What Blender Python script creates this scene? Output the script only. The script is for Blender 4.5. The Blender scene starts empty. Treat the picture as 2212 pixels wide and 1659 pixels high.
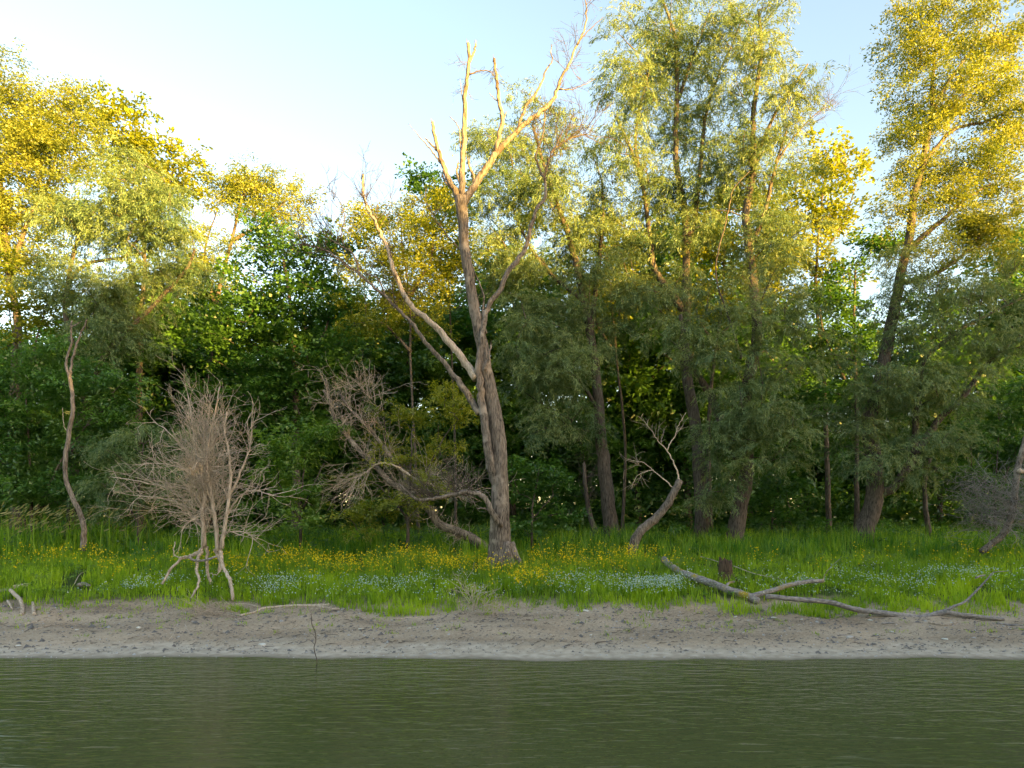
import bpy, math, random
import numpy as np

# ------------------------------------------------------------------ camera, sky, sun, exposure
scene = bpy.context.scene
COL = scene.collection
cam_data = bpy.data.cameras.new('camera')
cam_data.sensor_width = 36.0
cam_data.lens = 24.0
cam_data.shift_y = 0.145
cam_data.clip_end = 3000.0
cam = bpy.data.objects.new('camera', cam_data)
cam.location = (0.0, 0.0, 2.6)
cam.rotation_euler = (math.radians(90), 0, 0)
COL.objects.link(cam)
scene.camera = cam

SUN_EL = math.radians(6.5)
SUN_H = np.array([0.707, -0.707])                      # horizontal direction towards the sun (right, a little behind the camera)
SUN_H = SUN_H / np.linalg.norm(SUN_H)

world = bpy.data.worlds.new('World')
scene.world = world
world.use_nodes = True
wn = world.node_tree
bg = wn.nodes['Background']
sky = wn.nodes.new('ShaderNodeTexSky')
sky.sky_type = 'NISHITA'
sky.sun_disc = False
sky.sun_elevation = SUN_EL
sky.sun_rotation = math.atan2(SUN_H[0], SUN_H[1])     # clockwise from +Y
sky.air_density = 1.0
sky.dust_density = 1.3
sky.ozone_density = 1.0
wb = wn.nodes.new('ShaderNodeMix'); wb.data_type = 'RGBA'; wb.blend_type = 'MULTIPLY'; wb.inputs[0].default_value = 1.0
wb.inputs[7].default_value = (1.12, 1.0, 0.93, 1)      # the camera's warm white balance
wn.links.new(sky.outputs[0], wb.inputs[6]); wn.links.new(wb.outputs[2], bg.inputs[0])
bg.inputs[1].default_value = 0.10

sun_data = bpy.data.lights.new('sun', 'SUN')
sun_data.energy = 5.0
sun_data.angle = math.radians(0.5)
sun_data.color = (1.0, 0.57, 0.12)
sun = bpy.data.objects.new('sun', sun_data)
dv = np.array([SUN_H[0]*math.cos(SUN_EL), SUN_H[1]*math.cos(SUN_EL), math.sin(SUN_EL)])
from mathutils import Vector
sun.rotation_euler = Vector((dv[0], dv[1], dv[2])).to_track_quat('Z', 'Y').to_euler()
sun.location = (40, -40, 40)
COL.objects.link(sun)

scene.view_settings.view_transform = 'Standard'
scene.view_settings.look = 'None'
scene.view_settings.gamma = 1.0
scene.view_settings.use_curve_mapping = False
scene.view_settings.exposure = 3.07
scene.render.engine = 'CYCLES'
scene.cycles.use_denoising = True
scene.cycles.max_bounces = 6
scene.cycles.diffuse_bounces = 3
scene.cycles.glossy_bounces = 3
scene.cycles.transmission_bounces = 4
scene.cycles.caustics_reflective = False
scene.cycles.caustics_refractive = False

# ------------------------------------------------------------------ helpers
rng = np.random.default_rng(11)
random.seed(5)
F, CX, HY, CH = 1475.0, 1106.0, 1150.0, 2.6

def at(px, py, Y):
    return np.array([(px-CX)/F*Y, Y, CH+(HY-py)/F*Y])

PY = [-400, -60, -22, -17, -12, 4, 12.0, 14.0, 14.8, 18.0, 19.4, 22.5, 27.0, 40.0, 900.0]
PZ = [4.0, 3.0, 1.6, 0.0, -1.3, -1.3, -0.32, 0.0, 0.05, 0.55, 0.92, 1.5, 2.0, 2.3, 3.0]

def gz(x, y):
    x = np.asarray(x, float); y = np.asarray(y, float)
    s = 0.13*np.sin(x*0.42+1.0) + 0.07*np.sin(x*1.25+0.4) + 0.05*np.sin(x*2.7) + 0.035*np.sin(x*6.3+1)*np.sin(x*.9) + 0.010*x
    z = np.interp(y+s, PY, PZ)
    k = np.clip((y-14.3)/2.0, 0, 1)*np.clip((60-y)/20, 0, 1)
    z = z + k*(0.035*np.sin(x*1.7+y*0.9) + 0.03*np.sin(x*0.8-y*1.9+2) + 0.02*np.sin(x*3.3+y*2.7))
    k2 = np.clip((y-18.5)/2.0, 0, 1)*np.clip((60-y)/20, 0, 1)
    z = z + k2*0.07*np.sin(x*0.55+1.2)*np.sin(y*0.8+x*0.3)
    return z

def on_ground(px, py, lift=0.0):
    a, b = 10.0, 60.0
    for _ in range(50):
        m = 0.5*(a+b)
        p = at(px, py, m)
        if p[2] > gz(p[0], p[1])+lift: a = m
        else: b = m
    p = at(px, py, a)
    return p

def link_mesh(name, V, faces, mat, parent=None, origin=None, smooth=False, tint=None):
    """faces: list of (n,k) int arrays; tint: list of matching (n,) floats."""
    V = np.asarray(V, np.float32).reshape(-1, 3)
    if origin is not None: V = V - np.asarray(origin, np.float32)
    faces = [np.asarray(f, np.int32) for f in faces if f is not None and len(f)]
    me = bpy.data.meshes.new(name)
    me.vertices.add(len(V)); me.vertices.foreach_set('co', V.ravel())
    idx = np.concatenate([f.ravel() for f in faces])
    tot = np.concatenate([np.full(len(f), f.shape[1], np.int32) for f in faces])
    st = np.concatenate([[0], np.cumsum(tot)[:-1]]).astype(np.int32)
    me.loops.add(len(idx)); me.loops.foreach_set('vertex_index', idx)
    me.polygons.add(len(tot)); me.polygons.foreach_set('loop_start', st)
    if smooth: me.polygons.foreach_set('use_smooth', np.ones(len(tot), bool))
    if tint is not None:
        t = np.concatenate([np.asarray(x, np.float32).ravel() for x in tint])
        at_ = me.attributes.new('tint', 'FLOAT', 'FACE'); at_.data.foreach_set('value', t)
    me.update(calc_edges=True)
    me.materials.append(mat)
    o = bpy.data.objects.new(name, me)
    COL.objects.link(o)
    if parent is not None: o.parent = parent
    return o

def tag(o, label=None, cat=None, group=None, kind=None):
    if label: o['label'] = label
    if cat: o['category'] = cat
    if group: o['group'] = group
    if kind: o['kind'] = kind
    return o

def empty(name, loc, label, cat, group=None):
    o = bpy.data.objects.new(name, None)
    o.empty_display_size = 0.3
    o.location = [float(v) for v in loc]
    COL.objects.link(o)
    return tag(o, label, cat, group)

def crom(P, n):
    """Catmull-Rom resample of rows (any number of columns)."""
    P = np.asarray(P, float)
    if len(P) == 2:
        t = np.linspace(0, 1, n)[:, None]
        return P[0]*(1-t)+P[1]*t
    Q = np.vstack([2*P[0]-P[1], P, 2*P[-1]-P[-2]])
    d = np.linalg.norm(np.diff(P[:, :3], axis=0), axis=1)+1e-6
    s = np.concatenate([[0], np.cumsum(d)])
    u = np.linspace(0, s[-1], n)
    k = np.clip(np.searchsorted(s, u, side='right')-1, 0, len(P)-2)
    t = ((u-s[k])/d[k])[:, None]
    p0, p1, p2, p3 = Q[k], Q[k+1], Q[k+2], Q[k+3]
    return 0.5*((2*p1)+(-p0+p2)*t+(2*p0-5*p1+4*p2-p3)*t*t+(-p0+3*p1-3*p2+p3)*t**3)

class MB:
    def __init__(s):
        s.V = []; s.Q = []; s.T = []; s.n = 0
    def tube(s, pts, rad, sides=6, rough=0.0, tip=True):
        pts = np.asarray(pts, float); rad = np.asarray(rad, float)
        n = len(pts)
        tg = np.gradient(pts, axis=0); tg /= (np.linalg.norm(tg, axis=1, keepdims=True)+1e-9)
        ref = np.array([0.3, 1.0, 0.1]) if abs(tg[:, 1]).max() < 0.9 else np.array([1.0, 0.2, 0.1])
        a = np.cross(tg, ref); a /= (np.linalg.norm(a, axis=1, keepdims=True)+1e-9)
        b = np.cross(tg, a)
        th = np.linspace(0, 2*np.pi, sides, endpoint=False)
        r = rad[:, None]*np.ones(sides)[None]
        if rough:
            L = np.concatenate([[0], np.cumsum(np.linalg.norm(np.diff(pts, axis=0), axis=1))])[:, None]
            w = np.zeros((n, sides))
            for q in range(6):
                kk = rng.integers(1, 6); w += rng.uniform(.3, 1)*np.sin(kk*th[None]+rng.uniform(0, 7)+L*rng.uniform(-2.5, 2.5))/(1+0.25*kk)
            w += rng.normal(0, .45, (n, sides))
            r = r*(1+rough*w)
        ring = pts[:, None, :] + r[:, :, None]*(np.cos(th)[None, :, None]*a[:, None, :]+np.sin(th)[None, :, None]*b[:, None, :])
        base = s.n
        s.V.append(ring.reshape(-1, 3)); s.n += n*sides
        i = np.arange(n-1)[:, None]; j = np.arange(sides)[None]
        j2 = (j+1) % sides
        q = np.stack([base+i*sides+j, base+i*sides+j2, base+(i+1)*sides+j2, base+(i+1)*sides+j], -1).reshape(-1, 4)
        s.Q.append(q)
        if tip:
            for end, k in ((pts[-1]+tg[-1]*rad[-1]*0.4, n-1), (pts[0], 0)):
                s.V.append(end[None]); c = s.n; s.n += 1
                jj = np.arange(sides); jn = (jj+1) % sides
                if k: s.T.append(np.stack([base+k*sides+jj, base+k*sides+jn, np.full(sides, c)], -1))
                else: s.T.append(np.stack([base+k*sides+jn, base+k*sides+jj, np.full(sides, c)], -1))
    def add(s, V, Q=None, T=None):
        base = s.n; V = np.asarray(V, float).reshape(-1, 3)
        s.V.append(V); s.n += len(V)
        if Q is not None: s.Q.append(np.asarray(Q)+base)
        if T is not None: s.T.append(np.asarray(T)+base)
    def build(s, name, mat, parent=None, origin=None, smooth=True):
        f = []
        if s.Q: f.append(np.concatenate(s.Q))
        if s.T: f.append(np.concatenate(s.T))
        return link_mesh(name, np.concatenate(s.V), f, mat, parent, origin, smooth)

# ------------------------------------------------------------------ materials
def new_mat(name):
    m = bpy.data.materials.new(name); m.use_nodes = True
    nt = m.node_tree
    return m, nt, nt.nodes, nt.links, nt.nodes['Principled BSDF']

def ramp(nodes, stops):
    r = nodes.new('ShaderNodeValToRGB')
    el = r.color_ramp.elements
    while len(el) < len(stops): el.new(0.5)
    for e, (p, c) in zip(el, stops):
        e.position = p; e.color = (c[0], c[1], c[2], 1)
    return r

def leaf_mat(name, dark, light, transl=0.42, gloss=0.05, tmul=(1.25, 1.15, 0.55)):
    m, nt, N, L, bs = new_mat(name)
    N.remove(bs)
    a = N.new('ShaderNodeAttribute'); a.attribute_name = 'tint'
    mid = [0.5*(x+y) for x, y in zip(dark, light)]
    r = ramp(N, [(0.0, dark), (0.5, mid), (1.0, light)])
    L.new(a.outputs['Fac'], r.inputs[0])
    d = N.new('ShaderNodeBsdfDiffuse'); t = N.new('ShaderNodeBsdfTranslucent'); g = N.new('ShaderNodeBsdfGlossy')
    g.inputs['Roughness'].default_value = 0.45
    L.new(r.outputs[0], d.inputs[0])
    hs = N.new('ShaderNodeMix'); hs.data_type = 'RGBA'; hs.blend_type = 'MULTIPLY'; hs.inputs[0].default_value = 1.0
    hs.inputs[7].default_value = (*tmul, 1)
    L.new(r.outputs[0], hs.inputs[6]); L.new(hs.outputs[2], t.inputs[0])
    mx = N.new('ShaderNodeMixShader'); mx.inputs[0].default_value = transl
    L.new(d.outputs[0], mx.inputs[1]); L.new(t.outputs[0], mx.inputs[2])
    m2 = N.new('ShaderNodeMixShader'); m2.inputs[0].default_value = gloss
    L.new(mx.outputs[0], m2.inputs[1]); L.new(g.outputs[0], m2.inputs[2])
    L.new(m2.outputs[0], N['Material Output'].inputs[0])
    return m

def bark_mat(name, dark, light, scale=(9, 9, 1.6), bump=0.6, lichen=None, detail=1.0):
    m, nt, N, L, bs = new_mat(name)
    tc = N.new('ShaderNodeTexCoord'); mp = N.new('ShaderNodeMapping')
    mp.inputs['Scale'].default_value = scale
    L.new(tc.outputs['Object'], mp.inputs[0])
    n1 = N.new('ShaderNodeTexNoise'); n1.inputs['Scale'].default_value = 2.2*detail; n1.inputs['Detail'].default_value = 6; n1.inputs['Roughness'].default_value = 0.65
    L.new(mp.outputs[0], n1.inputs[0])
    vo = N.new('ShaderNodeTexVoronoi'); vo.feature = 'DISTANCE_TO_EDGE'; vo.inputs['Scale'].default_value = 2.0*detail
    L.new(mp.outputs[0], vo.inputs[0])
    n2 = N.new('ShaderNodeTexNoise'); n2.inputs['Scale'].default_value = 0.9; n2.inputs['Detail'].default_value = 3
    L.new(tc.outputs['Object'], n2.inputs[0])
    mid = [0.45*x+0.55*y for x, y in zip(dark, light)]
    r = ramp(N, [(0.30, dark), (0.5, mid), (0.72, light)])
    mm = N.new('ShaderNodeMath'); mm.operation = 'MULTIPLY_ADD'; mm.inputs[1].default_value = 0.5; 
    L.new(vo.outputs['Distance'], mm.inputs[0]); 
    m3 = N.new('ShaderNodeMath'); m3.operation = 'MULTIPLY_ADD'; m3.inputs[1].default_value = 0.35; m3.inputs[2].default_value = -0.17
    L.new(n2.outputs[0], m3.inputs[0])
    m4 = N.new('ShaderNodeMath'); m4.operation = 'ADD'
    L.new(n1.outputs[0], m4.inputs[0]); L.new(m3.outputs[0], m4.inputs[1])
    L.new(m4.outputs[0], mm.inputs[2])
    sb = N.new('ShaderNodeMath'); sb.operation = 'SUBTRACT'; sb.inputs[1].default_value = 0.08
    L.new(mm.outputs[0], sb.inputs[0])
    L.new(sb.outputs[0], r.inputs[0])
    col = r.outputs[0]
    if lichen:
        n4 = N.new('ShaderNodeTexNoise'); n4.inputs['Scale'].default_value = 2.3; n4.inputs['Detail'].default_value = 4
        L.new(tc.outputs['Object'], n4.inputs[0])
        rr = ramp(N, [(0.56, (0, 0, 0)), (0.66, (1, 1, 1))]); L.new(n4.outputs[0], rr.inputs[0])
        mx = N.new('ShaderNodeMix'); mx.data_type = 'RGBA'
        L.new(rr.outputs[0], mx.inputs[0]); L.new(col, mx.inputs[6]); mx.inputs[7].default_value = (*lichen, 1)
        col = mx.outputs[2]
    L.new(col, bs.inputs['Base Color'])
    bs.inputs['Roughness'].default_value = 0.9
    bs.inputs['Specular IOR Level'].default_value = 0.2
    bp = N.new('ShaderNodeBump'); bp.inputs['Strength'].default_value = bump; bp.inputs['Distance'].default_value = 0.04
    L.new(mm.outputs[0], bp.inputs['Height']); L.new(bp.outputs[0], bs.inputs['Normal'])
    return m

M = {}
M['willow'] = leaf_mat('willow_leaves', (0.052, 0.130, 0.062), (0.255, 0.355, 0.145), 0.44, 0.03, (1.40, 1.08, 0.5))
M['sunlit_gold'] = leaf_mat('sunlit_gold_leaves', (0.09, 0.16, 0.028), (0.34, 0.38, 0.06), 0.48)  # low sun's gold put into the leaf colour of lit crowns
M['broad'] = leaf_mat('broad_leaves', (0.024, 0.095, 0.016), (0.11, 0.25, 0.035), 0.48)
M['broad_sunlit'] = leaf_mat('sunlit_yellow_leaves', (0.09, 0.16, 0.012), (0.36, 0.39, 0.025), 0.5)  # yellow of the evening sun worked into the leaf colour
M['broad_fresh'] = leaf_mat('fresh_green_leaves', (0.06, 0.17, 0.016), (0.20, 0.34, 0.035), 0.5)
M['grass'] = leaf_mat('grass_blades', (0.045, 0.19, 0.014), (0.39, 0.57, 0.020), 0.48, 0.03)
M['plume'] = leaf_mat('reed_plume', (0.15, 0.17, 0.06), (0.32, 0.32, 0.14), 0.3, 0.02)
M['yellow'] = leaf_mat('yellow_petals', (0.62, 0.50, 0.01), (0.86, 0.72, 0.02), 0.3, 0.02)
M['blue'] = leaf_mat('blue_petals', (0.30, 0.50, 0.60), (0.72, 0.80, 0.82), 0.3, 0.02)
M['bark'] = bark_mat('willow_bark', (0.035, 0.030, 0.026), (0.15, 0.13, 0.11))
M['snag_bark'] = bark_mat('snag_bark', (0.045, 0.038, 0.032), (0.26, 0.225, 0.19), bump=1.0, lichen=(0.30, 0.265, 0.225))
M['snag_limb'] = bark_mat('peeling_limb_wood', (0.055, 0.046, 0.038), (0.30, 0.265, 0.23), scale=(7, 7, 1.5), bump=1.0, lichen=(0.11, 0.085, 0.065))
M['deadwood'] = bark_mat('bleached_wood', (0.22, 0.18, 0.135), (0.58, 0.50, 0.41), bump=0.3)
M['greywood'] = bark_mat('weathered_wood', (0.13, 0.12, 0.115), (0.36, 0.34, 0.32), scale=(4, 9, 9), bump=0.4, lichen=None)
M['lichenwood'] = bark_mat('lichened_wood', (0.13, 0.12, 0.115), (0.36, 0.34, 0.32), scale=(4, 9, 9), bump=0.4, lichen=(0.34, 0.25, 0.04))
M['twig'] = bark_mat('dead_twigs', (0.31, 0.255, 0.195), (0.62, 0.535, 0.43), bump=0.1)
M['twig_dark'] = bark_mat('dark_twigs', (0.05, 0.04, 0.033), (0.15, 0.125, 0.10), bump=0.1)
M['stumpwood'] = bark_mat('rotten_stump', (0.03, 0.022, 0.016), (0.14, 0.10, 0.07), bump=1.0)

# ground: silt at the waterline, gravelly sand, dark soil under the grass
m, nt, N, L, bs = new_mat('river_bank')
tc = N.new('ShaderNodeTexCoord'); sp = N.new('ShaderNodeSeparateXYZ')
L.new(tc.outputs['Object'], sp.inputs[0])
nA = N.new('ShaderNodeTexNoise'); nA.inputs['Scale'].default_value = 0.8; nA.inputs['Detail'].default_value = 5
mpA = N.new('ShaderNodeMapping'); mpA.inputs['Scale'].default_value = (0.45, 1.6, 1.0)
L.new(tc.outputs['Object'], mpA.inputs[0]); L.new(mpA.outputs[0], nA.inputs[0])
nB = N.new('ShaderNodeTexNoise'); nB.inputs['Scale'].default_value = 17; nB.inputs['Detail'].default_value = 6; nB.inputs['Roughness'].default_value = 0.75
L.new(tc.outputs['Object'], nB.inputs[0])
nC = N.new('ShaderNodeTexNoise'); nC.inputs['Scale'].default_value = 5; nC.inputs['Detail'].default_value = 5
L.new(tc.outputs['Object'], nC.inputs[0])
sand = ramp(N, [(0.34, (0.19, 0.15, 0.105)), (0.5, (0.41, 0.338, 0.25)), (0.68, (0.58, 0.49, 0.375))])
ad = N.new('ShaderNodeMath'); ad.operation = 'MULTIPLY_ADD'; ad.inputs[1].default_value = 0.55
L.new(nB.outputs[0], ad.inputs[0])
ad2 = N.new('ShaderNodeMath'); ad2.operation = 'MULTIPLY'; ad2.inputs[1].default_value = 0.45
L.new(nA.outputs[0], ad2.inputs[0]); L.new(ad2.outputs[0], ad.inputs[2])
L.new(ad.outputs[0], sand.inputs[0])
silt = ramp(N, [(0.3, (0.31, 0.27, 0.21)), (0.7, (0.50, 0.445, 0.36))]); L.new(nC.outputs[0], silt.inputs[0])
# height (z) decides: silt below ~0.10 m, soil above 0.5
zz = N.new('ShaderNodeMath'); zz.operation = 'MULTIPLY_ADD'; zz.inputs[1].default_value = 0.17; 
L.new(nA.outputs[0], zz.inputs[0]); L.new(sp.outputs[2], zz.inputs[2])
f1 = N.new('ShaderNodeMapRange'); f1.inputs['From Min'].default_value = 0.145; f1.inputs['From Max'].default_value = 0.235
L.new(zz.outputs[0], f1.inputs[0])
mx1 = N.new('ShaderNodeMix'); mx1.data_type = 'RGBA'
L.new(f1.outputs[0], mx1.inputs[0]); L.new(silt.outputs[0], mx1.inputs[6]); L.new(sand.outputs[0], mx1.inputs[7])
f2 = N.new('ShaderNodeMapRange'); f2.inputs['From Min'].default_value = 0.80; f2.inputs['From Max'].default_value = 1.0
zz2 = N.new('ShaderNodeMath'); zz2.operation = 'MULTIPLY_ADD'; zz2.inputs[1].default_value = 0.25
L.new(nC.outputs[0], zz2.inputs[0]); L.new(sp.outputs[2], zz2.inputs[2]); L.new(zz2.outputs[0], f2.inputs[0])
mx2 = N.new('ShaderNodeMix'); mx2.data_type = 'RGBA'
L.new(f2.outputs[0], mx2.inputs[0]); L.new(mx1.outputs[2], mx2.inputs[6]); mx2.inputs[7].default_value = (0.060, 0.095, 0.022, 1)
# submerged bed is dark mud
f3 = N.new('ShaderNodeMapRange'); f3.inputs['From Min'].default_value = -0.01; f3.inputs['From Max'].default_value = 0.022
L.new(sp.outputs[2], f3.inputs[0])
mx3 = N.new('ShaderNodeMix'); mx3.data_type = 'RGBA'
L.new(f3.outputs[0], mx3.inputs[0]); mx3.inputs[6].default_value = (0.07, 0.062, 0.04, 1); L.new(mx2.outputs[2], mx3.inputs[7])
L.new(mx3.outputs[2], bs.inputs['Base Color'])
bs.inputs['Roughness'].default_value = 0.95; bs.inputs['Specular IOR Level'].default_value = 0.15
bp = N.new('ShaderNodeBump'); bp.inputs['Strength'].default_value = 1.0; bp.inputs['Distance'].default_value = 0.06
bm_ = N.new('ShaderNodeMath'); bm_.operation = 'MULTIPLY'; L.new(nB.outputs[0], bm_.inputs[0]); L.new(f1.outputs[0], bm_.inputs[1])
L.new(bm_.outputs[0], bp.inputs['Height']); L.new(bp.outputs[0], bs.inputs['Normal'])
M['ground'] = m

m, nt, N, L, bs = new_mat('river_water')
tc = N.new('ShaderNodeTexCoord')
mp = N.new('ShaderNodeMapping'); mp.inputs['Scale'].default_value = (0.8, 2.8, 1.0); mp.inputs['Rotation'].default_value = (0, 0, math.radians(-13))
L.new(tc.outputs['Object'], mp.inputs[0])
n1 = N.new('ShaderNodeTexNoise'); n1.inputs['Scale'].default_value = 1.9; n1.inputs['Detail'].default_value = 2; n1.inputs['Distortion'].default_value = 0.4
L.new(mp.outputs[0], n1.inputs[0])
n2 = N.new('ShaderNodeTexNoise'); n2.inputs['Scale'].default_value = 5.5; n2.inputs['Detail'].default_value = 3; n2.inputs['Distortion'].default_value = 0.3
L.new(mp.outputs[0], n2.inputs[0])
nP = N.new('ShaderNodeTexNoise'); nP.inputs['Scale'].default_value = 0.22; nP.inputs['Detail'].default_value = 2; L.new(tc.outputs['Object'], nP.inputs[0])
pr = N.new('ShaderNodeMapRange'); pr.inputs['From Min'].default_value = 0.35; pr.inputs['From Max'].default_value = 0.65; pr.inputs['To Min'].default_value = 0.12; pr.inputs['To Max'].default_value = 0.6
L.new(nP.outputs[0], pr.inputs[0])
sm = N.new('ShaderNodeMath'); sm.operation = 'MULTIPLY_ADD'; L.new(pr.outputs[0], sm.inputs[1])
L.new(n2.outputs[0], sm.inputs[0]); L.new(n1.outputs[0], sm.inputs[2])
bp = N.new('ShaderNodeBump'); bp.inputs['Strength'].default_value = 0.24; bp.inputs['Distance'].default_value = 0.10
L.new(sm.outputs[0], bp.inputs['Height']); L.new(bp.outputs[0], bs.inputs['Normal'])
bs.inputs['Base Color'].default_value = (0.082, 0.092, 0.034, 1)
bs.inputs['Roughness'].default_value = 0.04
bs.inputs['IOR'].default_value = 1.33
M['water'] = m

def plain(name, col, rough=0.8):
    m, nt, N, L, bs = new_mat(name)
    n = N.new('ShaderNodeTexNoise'); n.inputs['Scale'].default_value = 30; n.inputs['Detail'].default_value = 4
    tc = N.new('ShaderNodeTexCoord'); L.new(tc.outputs['Object'], n.inputs[0])
    r = ramp(N, [(0.3, [c*0.7 for c in col]), (0.7, [min(1, c*1.2) for c in col])]); L.new(n.outputs[0], r.inputs[0])
    L.new(r.outputs[0], bs.inputs['Base Color']); bs.inputs['Roughness'].default_value = rough
    return m
M['shell'] = plain('mussel_shell', (0.62, 0.62, 0.58), 0.4)
M['stone'] = plain('river_stone', (0.16, 0.15, 0.14), 0.8)
M['pale_stone'] = plain('pale_stone', (0.42, 0.41, 0.39), 0.8)

# ------------------------------------------------------------------ ground and water
def grid_lines(lo, hi, step, far_lo, far_hi, k=1.35):
    mid = np.arange(lo, hi+1e-6, step)
    out = []; s = step*2; v = hi
    while v < far_hi: v += s; s *= k; out.append(min(v, far_hi))
    pre = []; s = step*2; v = lo
    while v > far_lo: v -= s; s *= k; pre.append(max(v, far_lo))
    return np.array(pre[::-1]+list(mid)+out)
gx = grid_lines(-26, 26, 0.22, -700, 700)
gy = grid_lines(12.5, 30, 0.16, -400, 900)
XX, YY = np.meshgrid(gx, gy)
ZZ = gz(XX, YY)
mic = np.where((YY > 14.6) & (YY < 30) & (abs(XX) < 27), rng.normal(0, 0.009, XX.shape), 0)
V = np.stack([XX, YY, ZZ+mic], -1).reshape(-1, 3)
nx, ny = len(gx), len(gy)
i, j = np.meshgrid(np.arange(ny-1), np.arange(nx-1), indexing='ij')
Q = np.stack([i*nx+j, i*nx+j+1, (i+1)*nx+j+1, (i+1)*nx+j], -1).reshape(-1, 4)
g = link_mesh('ground', V, [Q], M['ground'], smooth=True)
tag(g, 'sandy river bank rising to a grassy floodplain', kind='structure')

wx = np.array([-700, 700.0]); 
w = link_mesh('river_water', [(-700, -19, 0), (700, -19, 0), (700, 17, 0), (-700, 17, 0)], [np.array([[0, 1, 2, 3]])], M['water'])
tag(w, 'calm olive green river water with fine ripples', kind='structure')

# ------------------------------------------------------------------ leaves
def make_templates(kind, K=10):
    """Leafy sprays: each an (n,k,3) array of leaves (k corners), starting at the origin and running along +X."""
    out = []
    for _ in range(K):
        if kind == 'willow': n, ln, droop, ll, lw = 44, 0.80, 0.55, (0.10, 0.16), (0.026, 0.038)
        elif kind == 'broad': n, ln, droop, ll, lw = 18, 0.60, 0.20, (0.11, 0.18), (0.09, 0.14)
        elif kind == 'fine':  n, ln, droop, ll, lw = 40, 0.62, 0.25, (0.07, 0.11), (0.045, 0.070)
        else:                 n, ln, droop, ll, lw = 34, 0.65, 0.40, (0.11, 0.17), (0.055, 0.080)    # lance
        t = np.sort(rng.uniform(0.05, 1.0, n))
        px = ln*t; pz = 0.25*ln*t - droop*ln*t*t
        side = rng.uniform(-1, 1, n)
        py = rng.normal(0, 0.07, n) + (0.10*np.sin(t*9)*side if kind != 'willow' else 0)
        if kind == 'broad': py = py + rng.uniform(-0.22, 0.22, n); pz = pz + rng.normal(0, 0.06, n)
        if kind in ('fine', 'lance'): py = py + rng.uniform(-0.18, 0.18, n); pz = pz + rng.normal(0, 0.06, n)
        if kind == 'willow': pz = pz + rng.normal(0, 0.03, n)
        yaw = side*np.radians(60 if kind != 'willow' else 45)
        pitch = np.arctan2(0.25-2*droop*t, 1.0) + rng.normal(-0.15, 0.35, n)
        d = np.stack([np.cos(yaw)*np.cos(pitch), np.sin(yaw)*np.cos(pitch), np.sin(pitch)], -1)
        rl = rng.normal(0, 1, (n, 3)); rl[:, 2] *= 0.4
        u = np.cross(d, np.array([0, 0, 1.0])+0.6*rl); u /= np.linalg.norm(u, axis=1, keepdims=True)
        l = (rng.uniform(*ll, n)*rng.lognormal(0, .18, n))[:, None]; w_ = rng.uniform(*lw, n)[:, None]
        b = np.stack([px, py, pz], -1)
        nrm = np.cross(d, u)
        mid = b+d*l*0.45 + nrm*l*0.06
        if kind == 'broad': leaf = np.stack([b, mid+u*w_*0.5, b+d*l, mid-u*w_*0.5], 1)
        else: leaf = np.stack([b+d*l*.25+u*w_*0.5, b+d*l, b-d*l*.05-u*w_*0.5], 1)
        out.append(leaf)
    return out
TPL = {k: make_templates(k) for k in ('willow', 'broad', 'fine', 'lance')}

def spray_mesh(kind, P, yaw, scale, ctint):
    """Leaf quads for sprays placed at P (n,3)."""
    n = len(P); tp = TPL[kind]; pick = rng.integers(0, len(tp), n)
    Vs, Ts = [], []
    for k in range(len(tp)):
        s = np.where(pick == k)[0]
        if not len(s): continue
        T = tp[k].reshape(-1, 3)
        pit = rng.normal(0.1 if kind != 'willow' else -0.15, 0.35, len(s)); rol = rng.normal(0, 0.35, len(s)); ya = yaw[s]
        cy, sy, cp, sp_, cr, sr = np.cos(ya), np.sin(ya), np.cos(pit), np.sin(pit), np.cos(rol), np.sin(rol)
        Z = np.zeros_like(cy)
        Rz = np.stack([np.stack([cy, -sy, Z], -1), np.stack([sy, cy, Z], -1), np.stack([Z, Z, Z+1], -1)], -2)
        Ry = np.stack([np.stack([cp, Z, -sp_], -1), np.stack([Z, Z+1, Z], -1), np.stack([sp_, Z, cp], -1)], -2)
        Rx = np.stack([np.stack([Z+1, Z, Z], -1), np.stack([Z, cr, -sr], -1), np.stack([Z, sr, cr], -1)], -2)
        R = Rz @ Ry @ Rx * scale[s][:, None, None]
        W = np.einsum('nij,mj->nmi', R, T) + P[s][:, None, :]
        Vs.append(W.reshape(-1, 3))
        nl = len(tp[k])
        Ts.append(np.clip(ctint[s][:, None]*0.55 + rng.uniform(0, 0.45, (len(s), nl)) + rng.normal(0, .05, (len(s), nl)), 0, 1).ravel())
    V = np.concatenate(Vs); Q = np.arange(len(V)).reshape(-1, tp[0].shape[1])
    return V, Q, np.concatenate(Ts)

def rand_ball(n, p=0.45):
    d = rng.normal(0, 1, (n, 3)); d /= np.linalg.norm(d, axis=1, keepdims=True)
    return d*(rng.uniform(0, 1, n)**p)[:, None]

def crown(C, R, axis_xy, spc, kind, crad, scale, drop=0.0):
    """C clump centres; returns spray positions etc."""
    n = len(C)
    P = np.repeat(C, spc, 0) + rand_ball(n*spc, 0.5)*np.repeat(crad*rng.uniform(.55, 1.2, n), spc)[:, None]*np.array([1, 1, 0.75])
    cc = np.repeat(C, spc, 0)
    if drop: P[:, 2] -= drop*rng.uniform(0, 1, len(P))**1.5
    out = P-cc; yaw = np.arctan2(out[:, 1], out[:, 0]) + rng.normal(0, 0.9, len(P))
    ct = np.repeat(rng.uniform(0, 1, n), spc)
    sc = scale*rng.uniform(0.75, 1.25, len(P))
    return P, yaw, sc, ct

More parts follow.
